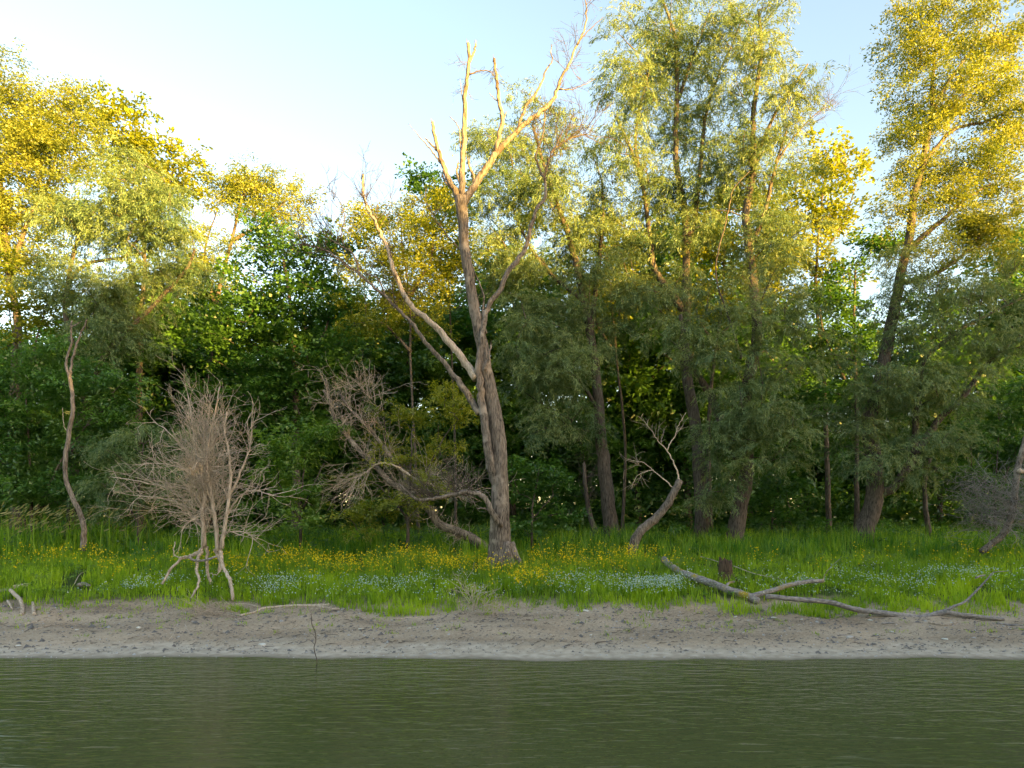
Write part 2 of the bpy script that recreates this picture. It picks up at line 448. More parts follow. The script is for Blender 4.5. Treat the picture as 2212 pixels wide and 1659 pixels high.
def grow_branches(mb, skel, C, r0=0.012, k=0.010, sides=4, sag=0.12):
    """Join every clump centre to the nearest point of the growing skeleton; later ones may fork from earlier ones."""
    S = np.asarray(skel, float)
    d0 = np.min(np.linalg.norm(C[:, None]-S[None], axis=2), axis=1)
    for c in C[np.argsort(d0)]:
        dv_ = c-S
        d = np.linalg.norm(dv_, axis=1)
        cost = d + 1.4*np.clip(-dv_[:, 2]+0.2, 0, None) + 0.15*np.abs(dv_[:, 2])*0
        q = S[np.argmin(cost)]
        ln = np.linalg.norm(c-q)
        if ln < 0.15: continue
        mid = 0.5*(q+c) + np.array([0, 0, sag*ln]) + rng.normal(0, 0.07*ln, 3)
        n = int(np.clip(ln/0.4, 4, 9))
        t = np.linspace(0, 1, n)[:, None]
        p = (1-t)**2*q + 2*t*(1-t)*mid + t*t*c + rng.normal(0, 0.02*ln/ n**0.5, (n, 3))*np.sin(np.pi*t)
        ra = r0+k*ln
        mb.tube(p, np.linspace(ra, 0.007, n), sides, tip=False)
        S = np.vstack([S, p[1:]])
    return S

def stem_path(pts, Y, r0, r1, n=None, wob=0.0):
    """pts: (px,py[,dY]) -> resampled world path + radii (radii given in metres)."""
    P = [at(p[0], p[1], Y+(p[2] if len(p) > 2 else 0)) for p in pts]
    n = n or max(8, 4*len(P))
    path = crom(P, n)
    if wob: path[1:-1] += rng.normal(0, wob, (n-2, 3))
    t = np.linspace(0, 1, n)
    return path, r0+(r1-r0)*t**0.85

def living(name, label, cat, Y, stems, lobes, kind, mat, spc=15, crad=0.55, scale=1.0, bark='bark', density=1.0, drop=0.0, group=None, flare=0.35, sink=0.25):
    """stems: list of (points, r0, r1); the first is the trunk. lobes: (px,py,rx,ry[,dY[,rY]])."""
    p0 = stems[0][0][0]
    base = at(p0[0], p0[1], Y); base[2] = gz(base[0], base[1])
    root = empty(name, base, label, cat, group)
    skel = []
    for si, st in enumerate(stems):
        pts, r0, r1 = st[:3]
        path, rad = stem_path(pts, Y, r0, r1, wob=0.012)
        if si == 0:
            path[0, 2] = base[2]-sink
            h = path[:, 2]-base[2]
            rad = rad*(1+flare*np.exp(-np.clip(h, 0, None)/0.45))
        mb = MB(); mb.tube(path, rad, 14 if si == 0 else 8, rough=0.05)
        mb.build('trunk' if si == 0 else 'limb', M[bark], root, base)
        skel.append(path[len(path)//4 if si == 0 else 1:])
    skel = np.vstack(skel)
    C = []
    for lb in lobes:
        px, py, rx, ry = lb[:4]; dY = lb[4] if len(lb) > 4 else rng.uniform(-0.6, 0.6)
        RX, RZ = rx/F*Y, ry/F*Y; RY = lb[5] if len(lb) > 5 else 0.5*(RX+RZ)
        n = max(3, int(0.82*density*RX*RZ*4.2*(1+0.35*RY)))
        c = at(px, py, Y+dY) + rand_ball(n, 0.42)*np.array([RX, RY, RZ])
        C.append(c)
    C = np.vstack(C)
    C = C[C[:, 2] > gz(C[:, 0], C[:, 1])+0.25]
    mb = MB(); grow_branches(mb, skel, C)
    b = mb.build('branches', M[bark], root, base); b['kind'] = 'stuff'
    P, yaw, sc, ct = crown(C, None, None, spc, kind, crad, scale, drop)
    V, Q, T = spray_mesh(kind, P, yaw, sc, ct)
    o = link_mesh('crown', V, [Q], M[mat], root, base, tint=[T]); o['kind'] = 'stuff'
    return root

# EOF_PART1
# ------------------------------------------------------------------ living trees
living('willow_tree', 'tall willow leaning left, its silvery crown rising behind the bare dead tree', 'tree', 29,
  [([(1324,1180),(1316,1106),(1308,1025),(1300,964),(1293,883),(1287,802),(1275,721),(1258,630),(1228,510),(1185,390),(1150,270)], .34, .05),
   ([(1275,721),(1290,600),(1302,480),(1300,390)], .14, .04), ([(1262,650),(1200,600),(1150,540),(1110,460)], .11, .03),
   ([(1293,883),(1250,820),(1200,780,-1.0)], .10, .03)],
  [(1150,250,80,62),(1090,330,80,70),(1190,340,90,80),(1080,440,70,65),(1180,460,120,90),(1260,540,100,90),(1140,600,90,80),(1190,690,110,80,-.8),
   (1160,790,90,80,-1),(1230,800,90,90,-1),(1170,880,70,70,-1.2),(1290,690,80,80),(1240,920,60,50,-1),(1300,420,60,80),(1110,540,70,60),(1045,400,45,60),(1050,310,40,45),(1035,490,45,50)],
  'willow', 'willow', spc=18, drop=0.3, density=.95, crad=.48)

living('willow_tree', 'tallest willow of the middle group, straight dark trunk half hidden by leaves', 'tree', 28.7,
  [([(1516,1170),(1514,1085),(1510,984),(1502,919),(1486,830),(1478,753),(1482,700),(1482,648),(1482,527),(1478,446),(1462,365),(1460,284),(1462,203),(1458,81),(1428,-10)], .31, .05),
   ([(1482,680),(1448,630),(1413,580),(1401,486),(1389,405),(1360,316),(1330,250)], .17, .04),
   ([(1482,560),(1500,470),(1515,340),(1522,263),(1539,195),(1575,110),(1603,40)], .13, .03),
   ([(1462,220),(1478,180),(1490,142),(1535,20)], .09, .03), ([(1389,405),(1372,300),(1395,180),(1420,100)], .08, .03)],
  [(1390,80,90,80),(1470,40,90,70),(1340,190,75,85),(1420,220,100,100),(1340,330,90,80),(1510,150,90,90),(1440,400,110,90),(1350,470,90,80),
   (1430,560,100,80),(1430,690,70,60,-1),(1515,300,80,90),(1390,640,70,60,-1),(1370,590,70,60),(1500,460,60,80),(1480,-30,110,50)],
  'willow', 'willow', spc=18, drop=0.28, density=0.82, crad=.48)

living('willow_tree', 'willow with two bending stems, leafy almost to the ground, beside the stump', 'tree', 27.3,
  [([(1587,1172),(1599,1085),(1612,1025),(1612,944),(1608,875),(1624,782),(1636,713),(1626,600),(1618,527),(1612,454),(1628,365),(1626,263),(1636,182),(1644,101),(1638,20)], .33, .05),
   ([(1610,1000),(1592,985),(1575,955),(1555,903),(1531,846),(1502,802),(1480,740),(1470,680)], .22, .08),
   ([(1628,365),(1650,300),(1676,243),(1710,190),(1745,138)], .10, .03),
   ([(1620,540),(1650,460),(1680,345),(1700,280)], .11, .04), ([(1608,900),(1650,850),(1700,800)], .07, .03)],
  [(1590,60,80,80),(1660,50,60,70),(1630,190,85,90),(1715,170,65,55),(1600,320,80,90),(1680,350,100,90),(1610,480,110,80),(1700,500,85,70),
   (1630,650,120,70,-1),(1700,690,70,60,-1),(1550,780,85,55,-1),(1670,790,100,65,-1),(1640,870,100,55,-1.4),(1550,880,70,50,-1.2),(1690,925,85,55,-1.2),
   (1560,985,80,55,-1.4),(1700,975,50,35,-1),(1540,1060,40,40,-1),(1600,930,70,50,-1.4),(1640,570,80,60), (1760,900,50,40),(1500,720,60,60,-1)],
  'willow', 'willow', spc=18, drop=0.25, density=.95, crad=.48)

living('willow_tree', 'big willow at right with upper crown coloured sunlit gold and low limbs sweeping to the frame edge', 'tree', 26.5,
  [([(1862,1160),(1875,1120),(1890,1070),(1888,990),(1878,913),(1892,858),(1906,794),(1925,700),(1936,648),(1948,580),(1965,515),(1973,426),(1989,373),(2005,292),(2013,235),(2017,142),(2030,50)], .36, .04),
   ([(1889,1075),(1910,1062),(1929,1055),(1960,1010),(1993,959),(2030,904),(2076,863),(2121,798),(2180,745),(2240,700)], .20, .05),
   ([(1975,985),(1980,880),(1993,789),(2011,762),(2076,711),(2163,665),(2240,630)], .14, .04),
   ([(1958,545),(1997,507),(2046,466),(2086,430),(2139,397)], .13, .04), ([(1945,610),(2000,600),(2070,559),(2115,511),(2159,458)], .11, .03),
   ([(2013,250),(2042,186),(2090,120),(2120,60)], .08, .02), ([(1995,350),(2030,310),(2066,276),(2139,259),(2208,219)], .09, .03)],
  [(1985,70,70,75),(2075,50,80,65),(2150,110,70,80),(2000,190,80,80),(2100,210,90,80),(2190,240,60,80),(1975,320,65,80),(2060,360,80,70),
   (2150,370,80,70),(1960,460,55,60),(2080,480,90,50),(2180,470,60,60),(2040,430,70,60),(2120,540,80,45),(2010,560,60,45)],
  'fine', 'sunlit_gold', spc=17, crad=0.6, drop=0.25, density=1.35, scale=1.0)
# lower foliage of the same tree, without the sun gold painted on its top
big = [o for o in COL.objects if o.get('label', '').startswith('big willow at right')][0]
def extra_foliage(root, Y, lobes, kind, mat, spc, density, drop, skel_pts, crad=.55, scale=1.0, branch_mat='bark'):
    base = np.array(root.location)
    C = []
    for lb in lobes:
        px, py, rx, ry = lb[:4]; dY = lb[4] if len(lb) > 4 else rng.uniform(-.6, .6)
        RX, RZ = rx/F*Y, ry/F*Y; RY = .5*(RX+RZ)
        n = max(3, int(density*RX*RZ*4.2*(1+.35*RY)))
        C.append(at(px, py, Y+dY)+rand_ball(n, .42)*np.array([RX, RY, RZ]))
    C = np.vstack(C); C = C[C[:, 2] > gz(C[:, 0], C[:, 1])+.25]
    mb = MB(); grow_branches(mb, np.vstack([stem_path(p, Y, .1, .1)[0] for p in skel_pts]), C)
    b = mb.build('branches', M[branch_mat], root, base); b['kind'] = 'stuff'
    P, yaw, sc, ct = crown(C, None, None, spc, kind, crad, scale, drop)
    V, Q, T = spray_mesh(kind, P, yaw, sc, ct)
    o = link_mesh('crown', V, [Q], M[mat], root, base, tint=[T]); o['kind'] = 'stuff'
    return o
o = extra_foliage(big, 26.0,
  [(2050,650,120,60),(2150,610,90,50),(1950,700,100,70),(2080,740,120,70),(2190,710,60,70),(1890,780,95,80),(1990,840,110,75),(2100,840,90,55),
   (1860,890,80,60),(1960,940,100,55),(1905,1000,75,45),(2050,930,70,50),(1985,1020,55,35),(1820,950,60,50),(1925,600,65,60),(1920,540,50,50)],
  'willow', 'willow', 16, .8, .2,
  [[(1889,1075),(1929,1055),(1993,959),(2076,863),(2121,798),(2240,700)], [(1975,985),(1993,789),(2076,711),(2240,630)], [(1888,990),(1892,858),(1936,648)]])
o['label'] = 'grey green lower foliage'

living('willow_tree', 'grey leaved willow at left with a trunk leaning to the right', 'tree', 29.5,
  [([(150,1165),(160,1050),(165,950),(200,820),(250,740),(330,660),(400,585),(420,540)], .25, .05),
   ([(190,835),(150,720),(140,640),(180,575),(270,555),(330,540)], .14, .04), ([(142,640),(160,540),(200,460),(260,400)], .10, .03),
   ([(270,555),(320,480),(330,420)], .07, .03)],
  [(300,400,100,65),(360,470,70,60),(340,530,80,70),(220,590,110,50,-.6),(330,610,75,50),(170,480,85,65),(210,720,60,55,-.8),(390,590,50,50),(120,610,60,50),(230,480,80,60),(260,660,70,60),(290,720,50,50),(190,650,60,50)],
  'willow', 'willow', spc=17, drop=.45, density=1.2, scale=1.1)

living('poplar_tree', 'tall golden tree at the far left edge, highest crown on that side', 'tree', 34,
  [([(40,1160),(30,900),(38,700),(20,600),(5,450),(-5,300),(-10,160)], .32, .05), ([(20,600),(60,480),(110,380),(125,270)], .14, .04),
   ([(10,480),(-30,380),(-50,250)], .12, .04), ([(8,370),(30,310),(55,270)], .10, .03)],
  [(-20,180,65,75),(-10,290,90,80),(70,290,80,80),(130,250,75,65),(110,350,90,70),(30,420,110,90),(150,430,70,60),(30,540,110,80),(-60,450,80,120),(190,270,40,40)],
  'fine', 'sunlit_gold', spc=16, crad=.7, scale=1.3, drop=.2, density=0.85)

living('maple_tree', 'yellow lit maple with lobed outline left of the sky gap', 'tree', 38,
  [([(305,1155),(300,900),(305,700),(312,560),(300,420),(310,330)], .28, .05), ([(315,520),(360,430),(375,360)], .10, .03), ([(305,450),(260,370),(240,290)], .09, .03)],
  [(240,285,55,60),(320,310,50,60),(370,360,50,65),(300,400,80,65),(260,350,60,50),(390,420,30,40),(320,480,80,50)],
  'broad', 'broad_sunlit', spc=12, crad=.75, scale=1.3, density=.62)

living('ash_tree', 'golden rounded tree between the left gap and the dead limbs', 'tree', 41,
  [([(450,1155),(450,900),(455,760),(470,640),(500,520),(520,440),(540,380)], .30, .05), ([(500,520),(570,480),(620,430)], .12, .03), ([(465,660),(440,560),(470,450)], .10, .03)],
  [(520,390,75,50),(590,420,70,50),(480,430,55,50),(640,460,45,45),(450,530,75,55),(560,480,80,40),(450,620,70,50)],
  'fine', 'sunlit_gold', spc=15, crad=.8, scale=1.5, density=.55)

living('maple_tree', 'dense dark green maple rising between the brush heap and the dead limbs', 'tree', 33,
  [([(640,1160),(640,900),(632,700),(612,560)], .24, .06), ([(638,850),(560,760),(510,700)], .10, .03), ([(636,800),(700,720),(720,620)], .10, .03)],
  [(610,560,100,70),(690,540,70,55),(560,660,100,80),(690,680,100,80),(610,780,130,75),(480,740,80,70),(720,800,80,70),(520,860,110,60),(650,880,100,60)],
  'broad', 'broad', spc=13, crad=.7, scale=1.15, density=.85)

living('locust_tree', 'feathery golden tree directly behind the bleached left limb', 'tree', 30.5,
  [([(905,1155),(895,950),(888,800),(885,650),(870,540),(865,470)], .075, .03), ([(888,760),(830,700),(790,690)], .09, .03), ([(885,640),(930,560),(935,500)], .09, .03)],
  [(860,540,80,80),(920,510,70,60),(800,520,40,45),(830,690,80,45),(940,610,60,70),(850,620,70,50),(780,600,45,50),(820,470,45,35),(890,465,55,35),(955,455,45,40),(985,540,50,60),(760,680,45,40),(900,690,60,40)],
  'fine', 'broad_sunlit', spc=15, crad=.65, scale=1.15, density=.95)

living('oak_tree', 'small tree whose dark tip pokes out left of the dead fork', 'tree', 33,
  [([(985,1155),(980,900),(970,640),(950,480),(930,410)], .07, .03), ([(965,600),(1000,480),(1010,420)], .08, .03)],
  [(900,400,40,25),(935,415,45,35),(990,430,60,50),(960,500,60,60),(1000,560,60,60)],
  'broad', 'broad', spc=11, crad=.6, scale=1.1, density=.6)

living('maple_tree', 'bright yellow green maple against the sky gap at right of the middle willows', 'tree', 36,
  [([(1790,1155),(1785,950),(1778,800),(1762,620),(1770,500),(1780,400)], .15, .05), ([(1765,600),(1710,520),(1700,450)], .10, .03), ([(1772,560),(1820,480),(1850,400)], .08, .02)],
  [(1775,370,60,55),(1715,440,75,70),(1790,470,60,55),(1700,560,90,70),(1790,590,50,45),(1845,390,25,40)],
  'broad', 'broad_sunlit', spc=12, crad=.7, scale=1.25, density=.75)

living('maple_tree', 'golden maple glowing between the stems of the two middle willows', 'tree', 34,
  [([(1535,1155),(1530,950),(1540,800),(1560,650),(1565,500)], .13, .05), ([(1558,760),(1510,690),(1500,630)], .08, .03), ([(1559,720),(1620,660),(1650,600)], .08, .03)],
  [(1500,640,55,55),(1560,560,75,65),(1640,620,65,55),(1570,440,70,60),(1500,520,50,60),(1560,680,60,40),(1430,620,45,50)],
  'broad', 'broad_sunlit', spc=11, crad=.65, scale=1.2, density=.7)
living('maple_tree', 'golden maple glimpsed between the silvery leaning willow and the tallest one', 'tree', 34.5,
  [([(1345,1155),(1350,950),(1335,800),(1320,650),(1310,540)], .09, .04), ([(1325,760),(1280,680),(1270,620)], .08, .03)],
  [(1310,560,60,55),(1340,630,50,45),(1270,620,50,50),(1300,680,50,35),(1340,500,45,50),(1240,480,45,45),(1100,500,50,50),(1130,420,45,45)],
  'broad', 'broad_sunlit', spc=11, crad=.65, scale=1.2, density=.6)

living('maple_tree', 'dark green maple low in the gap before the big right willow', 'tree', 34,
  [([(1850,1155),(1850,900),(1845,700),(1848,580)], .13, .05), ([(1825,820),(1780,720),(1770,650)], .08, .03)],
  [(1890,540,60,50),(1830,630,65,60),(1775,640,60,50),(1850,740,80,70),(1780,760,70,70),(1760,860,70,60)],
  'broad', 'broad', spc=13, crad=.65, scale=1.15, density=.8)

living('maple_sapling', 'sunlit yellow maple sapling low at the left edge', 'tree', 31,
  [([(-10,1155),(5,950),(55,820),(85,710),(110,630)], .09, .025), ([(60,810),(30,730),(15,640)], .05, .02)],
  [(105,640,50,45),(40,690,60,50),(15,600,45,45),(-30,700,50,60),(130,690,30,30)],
  'broad', 'broad_sunlit', spc=12, crad=.5, scale=1.05, density=1.0)

# --- shrubs
living('leafy_shrub', 'dark leafy bushes massed behind the thin bare trunk at left', 'shrub', 26.8,
  [([(70,1160),(65,1050),(60,930),(55,850)], .08, .02), ([(70,1120),(130,1000),(200,900)], .06, .02), ([(68,1100),(20,980)], .05, .02)],
  [(60,830,90,70),(30,950,90,80),(170,830,80,60),(120,940,90,70),(50,1060,100,70),(160,1040,80,70),(-30,880,60,90),(230,830,70,60),(220,930,70,60),(140,780,60,45)],
  'lance', 'broad', spc=13, crad=.55, scale=1.15, density=1.0)
living('willow_shrub', 'grey green willow bush half hidden by the dead brush', 'shrub', 25.2,
  [([(300,1160),(300,1060),(310,960)], .06, .02), ([(300,1130),(240,1040)], .05, .02)],
  [(310,950,100,45),(250,1020,85,60),(330,1040,90,60),(230,1090,60,40),(400,950,60,40)],
  'willow', 'willow', spc=17, density=1.1, drop=.2)
living('leafy_shrub', 'fresh green bush right of the dead brush', 'shrub', 24.8,
  [([(650,1165),(650,1080),(660,980)], .06, .02), ([(650,1130),(600,1040)], .05, .02), ([(652,1100),(700,1000)], .05, .02)],
  [(640,950,70,45),(695,930,45,40),(640,1040,80,60),(600,1000,50,50),(680,1090,60,50),(600,1100,60,50)],
  'lance', 'broad_fresh', spc=13, scale=.95, density=1.0)
living('leafy_shrub', 'yellow green bush growing through the fallen leaning tree', 'shrub', 24.3,
  [([(880,1165),(885,1060),(890,930)], .06, .02), ([(880,1120),(820,1050)], .05, .02), ([(884,1090),(950,960)], .05, .02)],
  [(870,890,60,45),(930,860,60,50),(950,940,60,50),(870,980,85,55),(990,880,45,60),(800,1060,70,55),(780,1130,65,35),(860,1090,70,50),(960,1030,60,50)],
  'lance', 'broad_sunlit', spc=11, scale=.75, density=1.1)  # sunlit leaf colour brightens this bush standing in shade
living('maple_sapling', 'young maple with layered leaves right of the dead trunk', 'shrub', 25,
  [([(1150,1170),(1150,1100),(1165,1010)], .05, .015), ([(1150,1120),(1195,1070)], .03, .015)],
  [(1180,1005,55,28),(1130,1060,50,40),(1190,1110,55,30),(1105,1010,25,50),(1150,1140,60,25),(1210,1040,30,25)],
  'broad', 'broad', spc=12, scale=.85, crad=.45, density=1.1)
living('leafy_shrub', 'low dark bush at the foot of the twin stemmed willow', 'shrub', 30,
  [([(1670,1165),(1670,1110),(1680,1050)], .05, .02)],
  [(1660,1090,75,50),(1710,1130,55,30),(1620,1120,40,40),(1680,1040,50,40)],
  'broad', 'broad', spc=12, scale=1.0, density=1.0)
living('leafy_shrub', 'green bush at the right edge above the grey dead brush', 'shrub', 31,
  [([(2150,1160),(2150,1050),(2160,920)], .07, .02), ([(2150,1080),(2200,960)], .05, .02)],
  [(2150,920,80,70),(2190,850,50,60),(2110,990,60,50),(2200,980,60,80),(2150,1060,80,50)],
  'lance', 'broad', spc=13, scale=1.1, density=.9)

# --- background trees: three kinds copied with their parts
def proto(name, kind, mat, h, lob, spc, scale, density):
    root = bpy.data.objects.new(name, None); COL.objects.link(root)
    path = crom(np.array([[0, 0, -.3], [.15, 0, h*.3], [-.1, .1, h*.6], [.1, 0, h*.9]]), 14)
    mb = MB(); mb.tube(path, np.linspace(.16, .04, 14), 8, rough=.05); mb.build('trunk', M['bark'], root)
    C = []
    for (x, z, r, rz) in lob:
        n = max(4, int(density*r*rz*6)); y = rng.uniform(-1, 1)
        C.append(np.array([x, y, z])+rand_ball(n, .42)*np.array([r, r, rz]))
    C = np.vstack(C)
    mb = MB(); grow_branches(mb, path[4:], C); b = mb.build('branches', M['bark'], root); b['kind'] = 'stuff'
    P, yaw, sc, ct = crown(C, None, None, spc, kind, .8, scale)
    V, Q, T = spray_mesh(kind, P, yaw, sc, ct)
    o = link_mesh('crown', V, [Q], M[mat], root, tint=[T]); o['kind'] = 'stuff'
    return root
protos = [proto('background_tree', 'broad', 'broad', 13, [(0, 11, 2.2, 2), (-1.6, 8.5, 2.2, 1.8), (1.8, 8, 2.2, 2), (0, 6, 2.6, 1.8), (-1.5, 4, 2.2, 1.6), (1.5, 4, 2.2, 1.6)], 12, 1.6, .62),
          proto('background_tree', 'lance', 'broad', 13, [(0, 11.5, 1.8, 1.8), (1.2, 9.5, 2, 1.8), (-1.4, 8.8, 2, 1.8), (.5, 6.8, 2.4, 2), (-1, 4.5, 2.2, 1.8), (1.4, 4.4, 2, 1.6)], 13, 1.8, .55),
          proto('background_tree', 'fine', 'broad', 13, [(0, 10.8, 2.4, 2), (-2, 9, 1.8, 1.6), (2, 9.2, 1.8, 1.6), (0, 7, 2.8, 1.8), (-1.4, 4.8, 2.4, 1.8), (1.6, 4.6, 2.2, 1.8)], 14, 2.0, .62)]
used = [False]*3
def bg_tree(k, px, Y, h, label):
    p = protos[k]
    if not used[k]: used[k] = True; r = p
    else:
        r = p.copy(); COL.objects.link(r)
        for ch in p.children:
            c = ch.copy(); COL.objects.link(c); c.parent = r
    x = (px-CX)/F*Y
    s = h/13.0
    r.location = (x, Y, float(gz(x, Y))); r.rotation_euler = (0, 0, rng.uniform(0, 6.28)); r.scale = (s*rng.uniform(.95, 1.25), s*rng.uniform(.95, 1.25), s)
    tag(r, label, 'tree', 'trees of the wood behind the bank')
BGT = [(2, -60, 44, 15, 'dark tree of the wood behind, leftmost beyond the golden tree'), (0, 120, 47, 14, 'green tree of the wood behind the grey willow, left of its trunk'),
 (1, 235, 43, 14.5, 'green tree of the wood seen under the leaning grey willow'), (2, 395, 46, 14, 'dark tree of the wood standing under the left sky gap'),
 (0, 330, 41, 16.5, 'green tree of the wood filling the space left of the sky gap'), (1, 470, 43, 15, 'green tree of the wood right under the golden rounded tree, left side'),
 (0, 640, 41, 13, 'dark tree of the wood low behind the fresh green bush'), (1, 880, 40.5, 13, 'dark tree of the wood low behind the fallen leaning tree'),
 (0, 540, 48, 14, 'green tree of the wood behind the dark maple, under the golden rounded tree'), (1, 720, 45, 16, 'green tree of the wood behind the thin dead twigs left of the snag'),
 (2, 830, 44, 15.5, 'dark tree of the wood behind the feathery golden tree'), (0, 1010, 46, 17.5, 'green tree of the wood hidden behind the dead trunk'),
 (1, 1110, 43, 17, 'pale green tree of the wood behind the silvery leaning willow'), (2, 1270, 47, 18, 'dark tree of the wood between the leaning willow and the tallest one'),
 (0, 1380, 44, 19, 'green tree of the wood behind the tallest willow'), (1, 1490, 42, 19, 'golden lit tree of the wood seen through the tallest willow'),
 (0, 1620, 45, 18, 'green tree of the wood behind the twin stemmed willow'), (2, 1740, 47, 15, 'dark tree of the wood behind the bright maple'),
 (1, 1870, 46, 13, 'low green tree of the wood in the right sky gap'), (0, 2030, 43, 15, 'green tree of the wood behind the big right willow trunk'),
 (2, 2180, 45, 17, 'dark tree of the wood at the right edge'), (1, 2290, 42, 19, 'golden tree of the wood just past the right edge')]
for a in BGT: bg_tree(*a)

# --- undergrowth and the far side of the wood: masses nobody could count
def mass(name, label, n, xr, yr, zf, kind, mat, scale, cat):
    X = rng.uniform(xr[0], xr[1], n); Y = rng.uniform(yr[0], yr[1], n)
    Z = gz(X, Y) + rng.uniform(0, 1, n)**1.3*zf(X, Y)
    P = np.stack([X, Y, Z], -1)
    V, Q, T = spray_mesh(kind, P, rng.uniform(0, 6.28, n), scale*rng.uniform(.7, 1.3, n), (np.sin(X*.9+Y)*.5+.5))
    o = link_mesh(name, V, [Q], M[mat], tint=[T]); tag(o, label, cat, kind='stuff')
mass('undergrowth', 'deep green undergrowth filling the shade between the trunks', 3800, (-42, 42), (38.5, 50), lambda x, y: 5.8+1.0*np.sin(x*.6+y*.3)+(y-38)*.2, 'lance', 'broad', 2.2, 'undergrowth')
mass('distant_wood', 'dark mass of the wood farther back', 4200, (-68, 68), (52, 68), lambda x, y: 9+2.0*np.sin(x*.35)+1.2*np.sin(x*.9+2), 'lance', 'broad', 4.6, 'wood')
# unseen wood added behind the viewer at right to shade the lower far bank
mass('added_shade_wood', 'tall unseen wood added on the near bank behind the viewer to block the low sun', 5200, (2, 104), (-28, -20), lambda x, y: 18.3+1.3*np.sin(x*.41)+1.0*np.sin(x*.93+1)+.7*np.sin(x*1.9), 'lance', 'broad', 6.0, 'wood')
# ------------------------------------------------------------------ dead trees
def limb_of(root, base, name, pts, Y, r0, r1, mat, sides=8, rough=.07, n=None, wob=.01):
    path, rad = stem_path(pts, Y, r0, r1, n=n, wob=wob)
    mb = MB(); mb.tube(path, rad, sides, rough=rough)
    mb.build(name, M[mat], root, base)
    return path

def twig(mb, p, d, ln, r, depth, up=0.0, spread=.6, kids=3, sides=3, curl=.25):
    """A bare twig that curves and forks."""
    d = d/np.linalg.norm(d)
    n = 6
    P = [p]; q = p.copy(); v = d.copy()
    bend = rng.normal(0, curl, 3)*np.array([1, 1, .8])
    for k in range(n-1):
        v = v + bend*.35 + rng.normal(0, .09, 3) + np.array([0, 0, up*.2]); v /= np.linalg.norm(v)
        q = q + v*ln/(n-1); P.append(q)
    P = np.array(P)
    mb.tube(P, np.linspace(r, max(r*.42, .0035), n), sides, tip=False)
    if depth <= 0: return
    for k in range(kids):
        i = rng.integers(1, n); a = rng.normal(0, 1, 3); dd = P[i]-P[i-1]; dd /= np.linalg.norm(dd)
        nd = dd + a*spread/np.linalg.norm(a)*1.1
        twig(mb, P[i], nd, ln*rng.uniform(.45, .75), r*.6, depth-1, up, spread, kids, sides, curl)

# main dead tree
Y0 = 22.5
base = at(1088, 1215, Y0); base[2] = gz(base[0], base[1])
snag = empty('dead_tree', base, 'tall dead tree with bleached forked limbs standing in the middle of the bank', 'dead tree')
path, _ = stem_path([(1088,1222),(1082,1180),(1080,1130),(1080,1050),(1077,960),(1066,880),(1050,800),(1040,740),(1022,650),(1012,590),(1003,520),(998,455),(996,425)], Y0, .4, .2, n=46, wob=.012)
path[0, 2] = base[2]-.25
tt = np.linspace(0, 1, 46)
rad = np.interp(tt, [0, .03, .07, .14, .22, .35, .5, .62, .75, .9, 1.0], [.54, .47, .37, .33, .285, .255, .215, .19, .165, .165, .20])
mb = MB(); mb.tube(path, rad, 26, rough=.045); trunk = mb.build('trunk', M['snag_bark'], snag, base)
mb = MB()                                            # root spurs at the foot
for (dx, dy, ln) in ((.55, -.25, .55), (-.35, -.45, .4), (.2, -.6, .45), (-.55, .1, .4)):
    e = base+np.array([dx*1.15, dy, 0]); e[2] = gz(e[0], e[1])-.03
    P = crom([base+np.array([dx*.35, dy*.35, .75]), base+np.array([dx*.7, dy*.7, .32]), e], 8)
    mb.tube(P, np.linspace(.17, .08, 8), 9, rough=.12)
mb.build('root_spur', M['snag_limb'], snag, base)
LM = [  # points, r0, r1, material
 ([(1074,1062),(1066,1030,-.12),(1058,1000,-.2),(1050,940,-.25),(1042,880,-.25),(1036,820,-.22),(1033,790,-.25),(1042,721,-.2),(1050,672),(1062,645),(1076,632),(1101,584),(1133,539),(1145,499),(1157,458),(1177,422),(1178,393),(1168,374)], .155, .045, 'snag_bark'),
 ([(1028,818,-.2),(1012,794),(995,769),(959,725),(930,696),(898,668),(874,638),(849,580),(837,535),(817,494),(797,454),(787,430),(784,401),(784,377)], .125, .04, 'deadwood'),
 ([(1036,893,-.2),(1011,854),(979,810),(947,769),(918,737),(890,700),(862,670),(833,640),(809,620),(776,592),(744,571),(716,547),(679,531),(650,527)], .11, .015, 'snag_bark'),
 ([(992,440),(984,415),(971,393),(955,349),(943,308),(936,282),(934,263)], .115, .045, 'snag_limb'),
 ([(998,440),(999,421),(999,377),(1001,324),(1004,267),(1004,219),(1009,170),(1013,130),(1011,93)], .115, .05, 'snag_limb'),
 ([(1002,440),(1010,424),(1028,397),(1052,361),(1076,324),(1105,296),(1133,267),(1165,243),(1194,215),(1210,174),(1230,138),(1246,97),(1263,61),(1267,24),(1263,-5)], .125, .014, 'snag_limb'),
 ([(1072,330),(1077,300),(1080,280),(1084,255),(1078,215),(1072,162),(1068,126)], .085, .04, 'snag_limb'),
 ([(1117,284),(1126,255),(1137,227),(1157,203),(1178,158),(1192,126),(1191,95)], .06, .012, 'snag_limb'),
 ([(1082,1136,-.3),(1070,1120,-.45),(1060,1102,-.55),(1044,1073,-.6),(1011,1063,-.65),(979,1069,-.7),(939,1077,-.75),(902,1079,-.8),(880,1062,-.8),(862,1046,-.8)], .11, .035, 'snag_limb'),
]
for pts, r0, r1, mt in LM: limb_of(snag, base, 'limb', pts, Y0, r0, r1, mt, sides=12, rough=.11, wob=.016)
